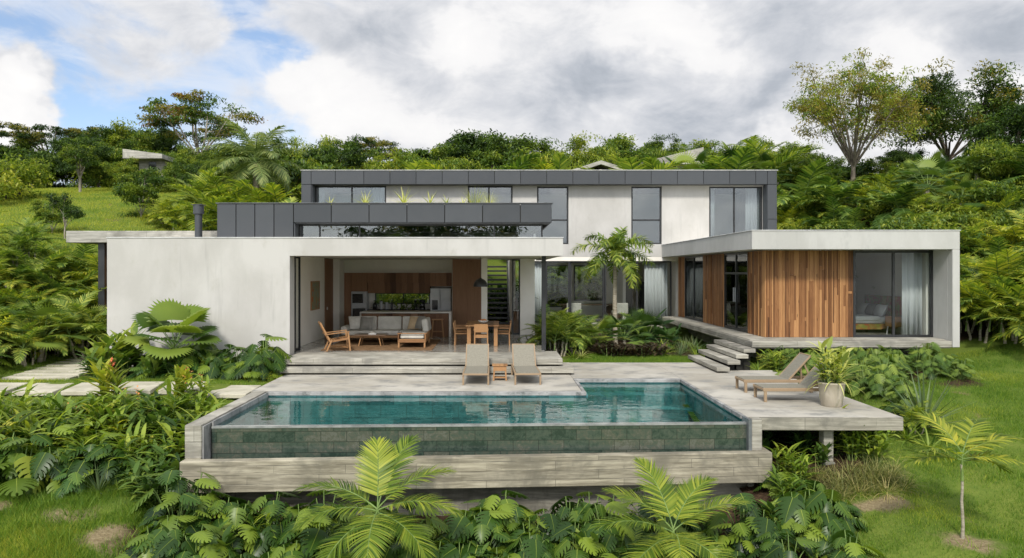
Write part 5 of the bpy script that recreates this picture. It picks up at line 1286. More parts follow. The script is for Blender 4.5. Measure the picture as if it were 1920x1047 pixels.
# in front of the pool: monstera bank and two young palms
scatter(MON + ['mon0', 'mon1'], [(-5.4, 11.4), (5.7, 11.4), (5.6, 13.0), (4.5, 13.4), (-4.7, 13.1), (-5.6, 12.9)], 90, (.8, 1.15), 'split leaf monstera in the bank below the concrete pool basin', 'plant', 'monstera plants below the pool', .27, 5)
place('royF', X(708, 11.9), 11.9, 'young palm with bright arching fronds before the middle of the pool', 'palm', None, 1.0, 0, z=-2.05)
place('royG', X(1262, 11.9), 11.9, 'smaller young palm with bright fronds before the right half of the pool', 'palm', None, .95, 0, z=-2.1)
for i, k in enumerate(['ginD', 'canna', 'gin1', 'areca0', 'ginD', 'brom', 'canna', 'gin2', 'pandan', 'ginD', 'canna', 'areca2', 'gin1', 'ginD', 'brom', 'canna']):
    place(k, -5.0 + i * .66 + rnd(-.2, .2), rnd(11.7, 13.0), {'ginD': 'dark leaved ginger growing between the monsteras below the pool', 'canna': 'broad leaved plant growing between the monsteras below the pool', 'gin1': 'light green ginger growing between the monsteras below the pool', 'gin2': 'mid green ginger growing between the monsteras below the pool', 'areca0': 'green palm seedling growing between the monsteras below the pool', 'areca2': 'deep green palm seedling growing between the monsteras below the pool', 'brom': 'bromeliad growing between the monsteras below the pool', 'pandan': 'pandanus growing between the monsteras below the pool'}[k], 'palm' if 'areca' in k else 'plant', k.rstrip('0123').replace('ginD', 'dark ginger').replace('gin', 'ginger') .replace('gingerger', 'ginger') + ' plants among the monsteras', .42 if 'areca' in k else rnd(.6, .85), i * 1.1)
# left bank beside the pool
GIN = ['gin0', 'gin1', 'gin2', 'gin0', 'gin1', 'ginY']
scatter(GIN, [(-11.5, 14.6), (-6.0, 14.0), (-5.95, 16.0), (-7.5, 15.9), (-12.2, 15.6)], 56, (.7, 1.1), 'green ginger plant with lance shaped leaves on the bank beside the pool', 'plant', 'ginger plants beside the pool', .36, 6)
scatter(['ginD', 'canna', 'monD0'], [(-10.5, 13.9), (-5.95, 13.5), (-5.95, 16), (-11, 16)], 26, (.7, 1.0), 'dark broad leaved plant low on the bank beside the pool', 'plant', 'dark plants beside the pool', .4, 7)
scatter(['mon1', 'mon3', 'mon0'], [(-10.2, 14.1), (-7.2, 13.8), (-7.2, 14.7), (-10.6, 15.3)], 15, (.9, 1.2), 'split leaf monstera on the bank at the far left above the rough grass', 'plant', 'monstera plants on the left bank', .4, 8)
place('monY', -8.75, 13.7, 'yellow green monstera with big split leaves at the left edge', 'plant', None, 1.25, 1.0)
place('monY', -9.3, 14.0, 'second yellow green monstera farther left behind the first', 'plant', None, 1.0, 2.6)
place('ti', X(205, 16.6), 16.6, 'cordyline with yellow green leaf head standing above the ginger bank', 'plant', None, 1.25, .4)
place('ti', X(330, 17.0), 17.0, 'cordyline with reddish stem in front of the path near the pool corner', 'plant', None, .9, 1.4)
for i, (px, Y, l) in enumerate(((235, 16.2, 'ginger plant with orange flower heads in the middle of the left bank'), (370, 17.0, 'ginger plant with orange flower beside the pool flank wall near the path'), (150, 15.6, 'ginger plant with orange flower heads low at the left of the bank'))):
    place('ginF', X(px, Y), Y, l, 'plant', None, .9, i * 1.3)
place('agave', X(185, 13.6), 13.6, 'spiky dark rosette between the left bank and the rough grass', 'plant', None, .9, .5)
scatter(['gin2', 'canna'], [(-6.6, 13.2), (-5.9, 13.0), (-5.95, 14.0), (-6.7, 14.2)], 6, (.7, .9), 'leafy plant close against the left corner of the pool basin', 'plant', 'plants at the pool basin corner', .3, 9)
# bed along the white wall
place('lic', X(322, 20.3), 20.3, 'large fan palm with broad pleated leaves in front of the blank white wall', 'palm', None, 1.12, .3)
place('broad', X(205, 19.9), 19.9, 'heliconia with tall paddle leaves at the left end of the white wall bed', 'plant', None, 1.15, .3)
place('broad', X(240, 20.4), 20.4, 'heliconia with tall paddle leaves next to the fan palm', 'plant', None, 1.2, 1.3)
place('broad', X(185, 19.4), 19.4, 'heliconia leaning over the stepping stones at the corner of the white wall', 'plant', None, .85, 2.3)
scatter(MON, [(-9.2, 19.5), (-6.5, 19.7), (-6.3, 21.0), (-9.6, 21.0)], 17, (.85, 1.2), 'split leaf monstera at the foot of the blank white wall', 'plant', 'monstera plants at the white wall', .42, 10)
place('mon3', X(497, 20.6), 20.6, 'tall monstera at the corner of the white wall and the terrace', 'plant', None, 1.35, .9)
place('mon1', X(480, 20.0), 20.0, 'bright monstera nearest the terrace steps by the white wall', 'plant', None, 1.0, 2.9)
scatter(['monD0', 'canna', 'ginD'], [(-11.0, 19.3), (-7.8, 19.3), (-7.2, 20.3), (-11, 20.8)], 16, (.75, 1.05), 'dark leafy plant in the bed along the blank white wall', 'plant', 'dark plants in the white wall bed', .42, 11)
scatter(['lowred'], [(-6.9, 19.6), (-6.0, 19.8), (-6.0, 20.3), (-6.8, 20.2)], 7, (.8, 1.1), 'low yellow green groundcover at the corner of the terrace steps', 'plant', 'groundcover at the terrace corner', .22, 12)
# far left: palms beside the stepping stones
scatter(['areca0', 'areca1', 'areca2', 'areca1', 'fan0'], [(-19, 21.0), (-13.2, 20.6), (-12.4, 23.6), (-13.2, 25.0), (-20, 27)], 38, (.85, 1.25), 'feathery palm in the thicket left of the white wall', 'palm', 'palms left of the house', .75, 13)
scatter(['areca0', 'areca1', 'areca2'], [(-16, 26), (-13.6, 26), (-12.5, 29), (-20, 30), (-21, 27)], 14, (.9, 1.3), 'feathery palm under the concrete carport roof edge', 'palm', 'palms by the carport', .9, 14)
place('fan1', X(75, 22), 22, 'upright fan palm standing among feathery palms left of the white wall', 'palm', None, 1.25, .5)
place('fan0', X(150, 24), 24, 'fan palm beside the black carport post', 'palm', None, 1.2, 1.5)
scatter(['areca2', 'mon1', 'gin0'], [(-14.5, 18.2), (-13.0, 18.4), (-13.4, 20.3), (-15, 20.5)], 9, (.7, .95), 'leafy plant at the left edge beside the stepping stones', 'plant', 'plants beside the stepping stones', .5, 15)
# courtyard
place('fox', X(1153, 27.5), 27.5, 'foxtail palm with smooth pale trunk in the planted courtyard', 'palm', None, 1.0, .35, z=-.05)
for px, Y, k, s_, r_, l in ((1172, 25.6, 'fan1', .92, .2, 'fan palm right of the foxtail palm trunk'), (1130, 25.8, 'fan0', .95, 1.2, 'fan palm left of the foxtail palm trunk'), (1215, 29, 'fan2', 1.5, 2.1, 'dark fan palm before the white courtyard curtain'), (1060, 27.5, 'fan1', .9, .9, 'fan palm near the black steel post'),
                            (1240, 26.8, 'fan2', 1.0, .1, 'small dark fan palm beside the floating ledge'), (1085, 25.6, 'pandan', 1.0, .1, 'long leaved pandanus in the middle of the courtyard bed')):
    place(k, X(px, Y), Y, l, 'palm' if 'fan' in k else 'plant', None, s_, r_)
scatter(['varieg', 'brom', 'areca0'], [(1.75, 24.2), (3.0, 24.2), (3.0, 26.5), (1.8, 27.5)], 10, (.65, .95), {'varieg': 'variegated pale striped plant next to the black steel post', 'brom': 'bright green bromeliad next to the black steel post', 'areca0': 'small feathery palm next to the black steel post'}, 'plant', {'varieg': 'variegated plants in the courtyard', 'brom': 'bromeliads in the courtyard', 'areca0': 'small palms in the courtyard'}, .36, 16)
scatter(['purple'], [(3.5, 24.1), (5.3, 24.1), (5.4, 25.2), (3.6, 25.2)], 13, (.9, 1.3), 'dark purple leaved plant along the front of the courtyard bed', 'plant', 'purple plants in the courtyard', .33, 17)
scatter(['brom', 'agave', 'pandan'], [(5.4, 24.2), (7.4, 24.5), (7.5, 27.5), (5.4, 26.5)], 13, (.7, 1.0), {'brom': 'green bromeliad in the courtyard beside the floating steps', 'agave': 'spiky yucca in the courtyard beside the floating steps', 'pandan': 'long leaved pandanus in the courtyard beside the floating steps'}, 'plant', {'brom': 'bromeliads by the floating steps', 'agave': 'yuccas by the floating steps', 'pandan': 'pandanus by the floating steps'}, .45, 18)
scatter(['canna', 'areca2', 'ginD', 'pandan'], [(1.9, 27), (7.2, 26.5), (7.3, 33.4), (1.9, 33.4)], 24, (.7, 1.05), 'leafy green plant at the back of the courtyard bed', 'plant', 'plants at the back of the courtyard', .6, 19)
place('spider', 2.75, 24.0, 'drooping spider plant at the lawn edge of the courtyard', 'plant', None, 1.15, .3)
place('brom', 2.45, 23.9, 'spiky bright bromeliad at the corner of the house step', 'plant', None, .9, .3)
# bed at the foot of the wing
scatter(['monM0', 'monM1', 'monM0'], [(8.1, 20.4), (12.9, 20.4), (13.3, 22.9), (8.3, 23.0)], 26, (.72, 1.0), 'philodendron with deeply cut leaves at the foot of the timber wing', 'plant', 'philodendrons below the wing', .5, 20)
scatter(['monM0', 'monM1'], [(8.0, 17.9), (9.7, 17.6), (10.9, 20.4), (8.0, 20.4)], 13, (.9, 1.15), 'philodendron beside the terrace edge behind the flower pot', 'plant', 'philodendrons by the terrace', .45, 21)
scatter(['brom', 'varieg', 'gin1'], [(7.3, 21.4), (8.6, 21.4), (8.6, 22.3), (7.3, 22.2)], 5, (.7, .9), 'small green plant behind the teak loungers under the ledge', 'plant', 'small plants under the ledge', .35, 22)
place('agave', X(1733, 16.2), 16.2, 'spiky yucca on the lawn next to the terrace corner', 'plant', None, 2.0, .2)
place('pandan', X(1742, 15.0), 15.0, 'broad rosette plant in front of the spiky yucca', 'plant', None, .85, 1.2)
place('brom', X(1700, 15.6), 15.6, 'bright bromeliad beside the terrace corner slab', 'plant', None, 1.0, 2.2)
place('mon2', X(1675, 16.6), 16.6, 'yellow green plant against the side of the terrace slab', 'plant', None, .8, 2.2)
place('brom', X(1775, 15.6), 15.6, 'bright bromeliad between the yucca and the small palm', 'plant', None, .85, 1.0)
place('areca1', X(1715, 15.9), 15.9, 'low yellow palm seedling behind the broad rosette plant', 'palm', None, .45, 1.0)
place('small', X(1804, 11.6), 11.6, 'slender young palm with yellow fronds alone on the right lawn', 'palm', None, 1.12, .0, z=gz(X(1804, 11.6), 11.6))
# under and before the terrace slab
scatter(['canna', 'broadD', 'ginD'], [(5.3, 14.9), (7.0, 15.0), (7.0, 16.9), (5.3, 16.9)], 12, (.38, .52), 'dark broad leaved plant in the shade under the terrace slab', 'plant', 'plants under the terrace slab', .4, 23)
place('canna', X(1540, 14.6), 14.6, 'broad leaved plant lit at the front of the shade under the slab', 'plant', None, .55, .7)
scatter(['gin1', 'gin0'], [(6.75, 14.3), (7.4, 14.3), (7.5, 15.4), (6.75, 15.6)], 6, (.75, .95), 'yellow green ginger beside the concrete terrace column', 'plant', 'ginger by the terrace column', .26, 24)
scatter(['tuft'], [(5.5, 13.1), (7.4, 13.3), (7.55, 14.2), (5.6, 14.2)], 44, (.85, 1.2), 'grassy liriope tuft in the border before the terrace column', 'plant', 'liriope tufts before the column', .14, 25)
scatter(['gin1', 'mon2'], [(5.2, 13.5), (5.7, 13.5), (5.7, 14.4), (5.3, 14.4)], 5, (.6, .8), 'light green plant at the corner of the pool basin and the slab', 'plant', 'plants at the basin corner by the slab', .3, 26)
scatter(['mon0', 'mon2'], [(4.9, 12.6), (5.9, 12.4), (5.8, 13.3), (5.0, 13.5)], 6, (.8, 1.05), 'monstera at the right end of the bank next to the lawn', 'plant', 'monstera plants next to the right lawn', .33, 27)
# pot plant
for dx, dy, k, l in ((0, 0, 'varieg', 'bushy variegated plant growing in the big clay pot'), (.07, -.05, 'spider', 'spider plant spilling over the rim of the big clay pot'), (-.10, .02, 'gin1', 'upright leafy shoots in the big clay pot')):
    place(k, 7.02 + dx, 15.62 + dy, l, 'plant', None, {'varieg': 1.55, 'spider': 1.7, 'gin1': .65}[k], 1., z=.44)
# roof planting
for px, k, s_, l in ((620, 'yuccaY', .5, 'tiny yucca on the roof planter before the left upstairs window'), (685, 'yuccaY', .75, 'small yucca on the roof planter before the left upstairs curtain'), (757, 'yuccaY', .95, 'largest yucca on the roof planter before the white upstairs wall'), (806, 'yuccaY', .75, 'squat yucca on the roof planter right of the largest one'),
                     (838, 'brom', .5, 'low dark rosette on the roof planter before the white wall'), (868, 'yuccaY', .5, 'tiny leaning yucca on the roof planter beside the grass tuft'), (890, 'tallgrass', .62, 'pale ornamental grass tuft on the roof planter'), (918, 'tallgrass', .48, 'smaller grass tuft at the right end of the roof planter')):
    place(k, X(px, 23.7), 23.7, l, 'plant', None, s_ * 1.45, px * .1, z=4.87)

# right hill jungle
JL = {'areca0': 'green feathery palm in the jungle right of the timber wing', 'areca1': 'yellow feathery palm in the jungle right of the timber wing', 'areca2': 'deep green feathery palm in the jungle right of the timber wing', 'fan1': 'fan palm in the jungle right of the timber wing', 'bush1': 'light green shrub in the jungle right of the timber wing', 'broad': 'bright paddle leaved heliconia in the jungle right of the wing', 'fan0': 'bright fan palm in the jungle right of the timber wing', 'fan2': 'dark fan palm in the jungle right of the timber wing', 'fanT': 'tall fan palm in the jungle right of the timber wing', 'broadD': 'dark paddle leaved heliconia in the jungle right of the wing', 'bush3': 'large leaved dark shrub in the jungle right of the timber wing', 'banana': 'banana plant in the jungle right of the timber wing', 'bgpalm2': 'broad frond palm in the jungle right of the timber wing', 'bush2': 'dark shrub in the jungle right of the timber wing', 'bush0': 'green shrub in the jungle right of the timber wing', 'bgpalm': 'palm tree in the jungle right of the timber wing'}
JC = {k: 'palm' if ('palm' in v) else ('shrub' if 'shrub' in v else 'plant') for k, v in JL.items()}
JG = {k: v.replace(' in the jungle', 's in the jungle') for k, v in JL.items()}
scatter(['areca1', 'areca0', 'areca1', 'areca2'], [(15.7, 23.6), (16.6, 22.4), (18.5, 23.5), (19, 26), (15.7, 27)], 24, (1.0, 1.4), JL, JC, JG, .8, 30)
scatter(['areca2', 'fan1', 'broad', 'areca1', 'areca0', 'bush0', 'fan0'], [(14.6, 27), (20, 25.5), (23, 31), (14.8, 32.5)], 38, (.9, 1.4), JL, JC, JG, .95, 31)
scatter(['areca2', 'fan1', 'areca0', 'fanT', 'bush0', 'areca1', 'areca1', 'broad', 'bgpalm2', 'fan1', 'areca0', 'bush1', 'fan0'], [(13.3, 34.5), (24, 31), (28, 42), (13.3, 42)], 104, (.85, 1.35), JL, JC, JG, .95, 32, lambda x, y: abs(x - .489 * y) < 1.3)
UL = {k: v.replace('in the jungle right of the timber wing', 'on the slope behind the wing roof').replace('in the jungle right of the wing', 'on the slope behind the wing roof') for k, v in JL.items()}
UG = {k: v.replace(' on the slope', 's on the slope') for k, v in UL.items()}
scatter(['areca1', 'areca0', 'fan1', 'areca2', 'bush0'], [(13.2, 36.5), (17, 35), (18, 39), (13.2, 39)], 16, (.9, 1.2), UL, JC, UG, 1.0, 33)
scatter(['areca0', 'areca1', 'fanT', 'broad', 'bgpalm2', 'bush1', 'areca1'], [(18.5, 31), (25, 31), (28, 40), (19.5, 41)], 34, (.9, 1.4), JL, JC, JG, 1.2, 34)
place('big0', X(1600, 42.5), 42.5, 'tall pale trunked tree with airy olive crown on the right hill', 'tree', None, 1, .8, top=Z(110, 42.5), sx=.86)
place('big1', X(1778, 47), 47, 'tall dark crowned tree right of the airy olive tree', 'tree', None, 1, 2.0, top=Z(134, 47), sx=1.12)
for i, (px, Y, tp, k, l) in enumerate(((1905, 40, 205, 'tr1', 'dark leafy tree at the right edge of the skyline'), (1880, 36, 260, 'tr2', 'yellow green tree at the right edge below the dark one'), (1690, 47, 280, 'tr1', 'dark tree between the two tall trees'), (1545, 48, 290, 'tr0', 'green tree left of the airy olive tree trunk'), (1840, 44, 285, 'tr0', 'green tree under the tall dark crowned tree'), (1500, 52, 275, 'tr2', 'light green tree at the right end of the roof skyline'))):
    place(k, X(px, Y), Y, l, 'tree', None, 1, i, top=Z(tp, Y))
scatter(['bush0', 'bush1', 'bush2', 'bush2'], [(-38, 58), (-14, 57), (-14, 66), (-38, 67)], 46, (1.3, 2.3), 'leafy shrub filling the gaps between the trees on the left hill', 'shrub', 'shrubs under the trees on the left hill', 1.0, 50)
scatter(['bush0', 'bush1', 'bush2', 'areca0'], [(-14, 48), (17, 48), (20, 56), (-14, 58)], 54, (1.4, 2.2), {'bush0': 'green shrub on the ridge behind the charcoal roof', 'bush1': 'light green shrub on the ridge behind the charcoal roof', 'bush2': 'dark shrub on the ridge behind the charcoal roof', 'areca0': 'feathery palm on the ridge behind the charcoal roof'}, 'shrub', {'bush0': 'green shrubs on the ridge', 'bush1': 'light green shrubs on the ridge', 'bush2': 'dark shrubs on the ridge', 'areca0': 'low feathery palms on the ridge'}, 1.2, 51)
# trees on the ridge behind the house and on the left hill
TK = {'tr0': 'green round crowned tree', 'tr1': 'dark green dense tree', 'tr2': 'light green bushy tree', 'tr3': 'pale trunked mixed green tree', 'umb0': 'flat topped olive umbrella tree', 'umb1': 'flat topped dark umbrella tree', 'bam0': 'feathery light green bamboo', 'bam1': 'feathery yellow green bamboo', 'bgpalm': 'arching palm'}
def ridge(rows, where, grp):
    for i, (px, Y, tp, k) in enumerate(rows):
        place(k, X(px, Y), Y, TK[k] + ' ' + where, 'tree' if k not in ('bam0', 'bam1', 'bgpalm') else ('bamboo' if k[:3] == 'bam' else 'palm'), TK[k] + 's ' + grp, 1, i * 1.7, top=Z(tp, Y), sx=1.05)
ridge([(10, 60, 275, 'tr1'), (45, 62, 262, 'tr0'), (95, 60, 300, 'bam0'), (60, 54, 300, 'tr2'), (-20, 52, 300, 'tr2'), (-10, 46, 330, 'bam0'), (150, 58, 258, 'tr3'), (150, 53, 262, 'tr1'), (200, 62, 245, 'tr1'), (185, 55, 300, 'tr0'), (235, 61, 236, 'tr2'), (228, 56, 265, 'tr0'),
       (275, 63, 240, 'tr1'), (300, 62, 262, 'tr1'), (350, 61, 285, 'tr1'), (330, 55, 290, 'tr2'), (335, 53, 305, 'tr2'), (360, 56, 275, 'tr0'), (400, 57, 285, 'tr2'), (385, 52, 300, 'tr0'), (440, 58, 270, 'tr1'), (450, 54, 310, 'tr1'), (510, 58, 262, 'tr0'), (545, 60, 252, 'bam0'), (560, 54, 300, 'tr0')],
      'in the row along the top of the left hill', 'on the left hill')
for i, (px, Y, tp, k) in enumerate(((232, 50.5, 296, 'tr2'), (255, 50, 318, 'bush0'), (330, 50, 296, 'tr0'), (300, 49.5, 318, 'bush1'), (275, 49, 322, 'bush2'))): place(k, X(px, Y), Y, {'tr2': 'light green tree at the left side of the small hill house', 'tr0': 'green tree at the right side of the small hill house', 'bush0': 'green shrub at the left foot of the small hill house', 'bush1': 'light green shrub at the right foot of the small hill house', 'bush2': 'dark shrub before the wall of the small hill house'}[k], 'tree' if k[:2] == 'tr' else 'shrub', None, 1, i, top=Z(tp, Y))
place('umb0', X(375, 60), 60, 'tall flat topped umbrella tree with rusty crown rising over the left hill', 'tree', None, 1, .6, top=Z(188, 60), sx=1.0)
place('umb1', X(95, 62), 62, 'dark umbrella tree spreading above the left end of the hill', 'tree', None, 1, 1.6, top=Z(236, 62), sx=1.15)
place('umb1', X(180, 64), 64, 'dark umbrella tree peeping over the middle of the left hill row', 'tree', None, 1, 2.6, top=Z(240, 64), sx=.8)
place('queen', X(480, 43), 43, 'tall queen palm with drooping grey green fronds behind the left roof', 'palm', None, 1, .8, top=Z(218, 43), sx=1.05)
for i, (px, Y, tp, k) in enumerate(((1530, 46, 295, 'tr0'), (1572, 47, 305, 'bush2'), (1500, 45, 300, 'bush0'), (1645, 46, 300, 'tr2'), (1690, 46, 292, 'tr1'), (1735, 46, 300, 'tr3'), (1765, 45, 312, 'bush1'), (1810, 46, 292, 'tr1'), (1850, 45, 285, 'tr0'), (1900, 44, 262, 'tr2'), (1670, 43, 330, 'areca1'), (1860, 41, 315, 'fanT'), (1725, 42, 322, 'areca2'), (1560, 43, 325, 'areca0'), (1790, 42, 325, 'fanT'))):
    place(k, X(px, Y), Y, {'bush0': 'green shrub', 'bush1': 'light green shrub', 'bush2': 'dark shrub', 'tr1': 'dark dense tree', 'tr0': 'green tree', 'tr2': 'light green tree', 'tr3': 'mixed green tree', 'fanT': 'tall fan palm', 'areca0': 'green palm', 'areca1': 'yellow green palm', 'areca2': 'deep green palm'}[k] + ' at the foot of the two tall trees on the right hill', 'shrub' if 'bush' in k else ('tree' if k[:2] == 'tr' else 'palm'), k[:4].replace('bush', 'shrub').replace('tr', 'tree ').replace('fanT', 'fan palm').replace('arec', 'palm') + ' growth under the tall trees', 1, i, top=Z(tp, Y), sx=1.05)
ridge([(590, 56, 250, 'bam0'), (620, 52, 275, 'tr1'), (640, 60, 258, 'tr3'), (600, 50, 290, 'bam1'), (665, 54, 280, 'bam1'), (700, 62, 262, 'umb1'), (720, 56, 285, 'tr0'), (750, 54, 295, 'bam1'), (690, 50, 300, 'bam0'), (790, 56, 292, 'tr2'), (830, 58, 278, 'tr1'), (810, 54, 275, 'tr0'), (850, 52, 290, 'bam0'), (900, 57, 250, 'tr1'), (880, 60, 258, 'tr3'),
       (945, 56, 262, 'tr1'), (930, 52, 280, 'tr0'), (975, 54, 282, 'bam1'), (1010, 58, 268, 'tr0'), (1030, 62, 275, 'tr3'), (1050, 55, 278, 'bam0'), (1085, 58, 262, 'tr2'), (1120, 60, 258, 'bam0'), (1150, 57, 258, 'tr0'), (1180, 60, 262, 'tr0'), (1140, 54, 275, 'bam0'), (1210, 58, 272, 'tr2'), (1240, 60, 260, 'tr3'), (1255, 55, 275, 'bam0'),
       (1290, 56, 262, 'bgpalm'), (1320, 58, 265, 'tr0'), (1345, 54, 278, 'bam0'), (1375, 54, 258, 'bgpalm'), (1405, 50, 246, 'bgpalm'), (1430, 54, 268, 'bgpalm'), (1450, 56, 262, 'tr0'), (1465, 50, 285, 'bgpalm'), (1480, 56, 270, 'bam0'), (1340, 50, 285, 'bgpalm')],
      'on the ridge behind the upper storey', 'on the ridge')
for i, (px, Y, tp, k) in enumerate(((1290, 47, 290, 'fanT'), (1385, 46, 275, 'fanT'), (1425, 45, 278, 'areca0'), (1340, 46, 295, 'areca2'), (1455, 44, 290, 'fanT'), (1230, 47, 300, 'areca0'), (1185, 48, 305, 'areca0'), (1050, 50, 305, 'areca0'), (1000, 50, 303, 'areca1'), (960, 49, 304, 'areca1'), (890, 50, 300, 'areca2'), (840, 49, 303, 'areca1'), (780, 50, 306, 'areca0'), (1480, 42, 300, 'areca2'), (1315, 48, 280, 'areca2'))):
    place(k, X(px, Y), Y, ('fan palm' if k == 'fanT' else 'feathery palm') + ' showing just above the charcoal roof edge', 'palm', ('fan palms' if k == 'fanT' else 'feathery palms') + ' above the roof edge', 1, i, top=Z(tp, Y), sx=1.1)
# left hill meadow: single young trees, shrubs, posts
place('sap0', X(265, 40), 40, 'bushy young tree standing alone in the middle of the meadow', 'tree', None, 1, .5, top=Z(316, 40), sx=1.12)
place('sap0', X(98, 34), 34, 'dark bushy young tree low on the meadow at the left', 'tree', None, 1, 1.5, top=Z(368, 34), sx=1.0)
place('sap1', X(122, 33), 33, 'slender young tree with pale trunk beside the dark bushy one', 'tree', None, 1, 2.5, top=Z(362, 33), sx=.9)
place('tr3', X(150, 48), 48, 'tree with pale leaning trunk at the upper edge of the meadow', 'tree', None, 1, .3, top=Z(268, 48), sx=.9)
place('sap1', X(365, 46), 46, 'slender dark young tree near the queen palm on the meadow', 'tree', None, 1, 1.0, top=Z(305, 46), sx=1.0)
for i, (px, Y, s_) in enumerate(((10, 43, 1.5), (35, 44, 1.4), (-15, 41, 1.5))): place('bush1', X(px, Y), Y, 'yellow green shrub at the left end of the meadow', 'shrub', 'shrubs at the left end of the meadow', s_, i)
for i, (px, Y, s_) in enumerate(((330, 38, 1.0), (360, 36, .9), (310, 39, .9))): place('areca1', X(px, Y), Y, 'yellow palm seedling behind the chimney flue', 'palm', 'palm seedlings behind the flue', s_, i)
for i, (px, Y, k, s_) in enumerate(((395, 38, 'areca1', 1.2), (430, 37, 'areca1', 1.25), (470, 38, 'areca1', 1.2), (510, 38, 'areca1', 1.2), (540, 38, 'areca0', 1.6), (410, 40, 'areca1', 1.3), (450, 41, 'areca0', 1.3), (525, 40, 'areca1', 1.7), (490, 40, 'areca1', 1.3), (552, 37, 'areca1', 1.3), (380, 41, 'areca0', 1.2))):
    place(k, X(px, Y), Y, 'yellow green feathery palm behind the charcoal roof volume', 'palm', 'palms behind the charcoal roof volume', s_ * 1.55, i)
# behind the kitchen window, behind the courtyard room
scatter(['areca0', 'areca1', 'bush0'], [(-6.5, 31.4), (-2, 31.4), (-2, 33.6), (-6.5, 33.6)], 9, (1.0, 1.3), 'green plant seen through the narrow kitchen window', 'plant', 'plants behind the kitchen window', .7, 40)
scatter(['areca0', 'areca1', 'areca1', 'canna', 'fan1'], [(1.6, 40.7), (8.0, 40.7), (8.5, 44.5), (1.4, 44.5)], 26, (.9, 1.4), 'bright plant seen through the back window of the courtyard room', 'plant', 'plants behind the courtyard room', .7, 41)
scatter(['broadD', 'bush2'], [(-.9, 33.95), (.5, 33.95), (.5, 34.5), (-.9, 34.5)], 5, (1.3, 1.6), 'dark plant close behind the open staircase', 'plant', 'dark plants behind the staircase', .25, 43)
scatter(['areca0', 'bush0'], [(-1.5, 31), (.4, 34.4), (.4, 36), (-1.5, 36)], 4, (.9, 1.2), 'green plant behind the open staircase', 'plant', 'plants behind the staircase', .6, 42)
for px, Y, h_, l in ((12, 25.5, 1.35, 'white fence post among the palms at the left edge'),):
    x = X(px, Y); z0 = gz(x, Y)
    tag(MB().tube([(x, Y, z0 - .2), (x - (.1 if Y > 30 else 0), Y, z0 + h_)], [.045, .04], 8).tube([(x, Y, z0 + h_ * .999 - .03), (x - (.1 if Y > 30 else 0), Y, z0 + h_ + .02)], [.04, .02], 8).build('fence_post', M['ceramic']), l, 'post')
# a big tree below the terrace, behind the camera, mirrored in the clerestory glass
place('big1', -6, -26, 'large tree on the slope below the terrace facing the house', 'tree', None, 2.0, 1.2)
for k, v in PRO.items():                              # prototypes that found no place
    if not v[2]:
        def kill(o):
            for c in KIDS.get(o.name, []): kill(c)
            bpy.data.objects.remove(o)
        kill(v[0])

# ------------------------------------------------------------------ stepping stones
def stone(pts, zt, label, grp):
    z = zt
    mb = MB(); mb.prism(pts, z - .10, z)
    tag(mb.build('stepping_stone', M['slab_path'], bevel=.01), label, 'stepping stone', grp)
for i in range(6):
    x0 = -12.6 + i * 1.14; sk = .14
    pts = [(x0 + sk, 17.45), (x0 + .96 + sk, 17.45), (x0 + .96 - sk, 18.85), (x0 - sk, 18.85)]
    if i == 5: pts = [(x0 + sk, 17.45), (-5.85, 17.45), (-5.92, 18.85), (x0 - sk, 18.85)]
    stone(pts, gz(x0 + .5, 18.1) + .055, 'large pale concrete slab of the path running left from the terrace', 'path slabs beside the terrace')
for i in range(8):
    y0 = 19.25 + i * .55; x0 = -12.75 - i * .06
    stone([(x0, y0), (x0 + 1.75, y0), (x0 + 1.75, y0 + .40), (x0, y0 + .40)], gz(x0 + .8, y0 + .2) + .06 + .0 * i, 'narrow concrete stepping stone climbing past the corner of the white wall', 'stepping stones by the white wall')

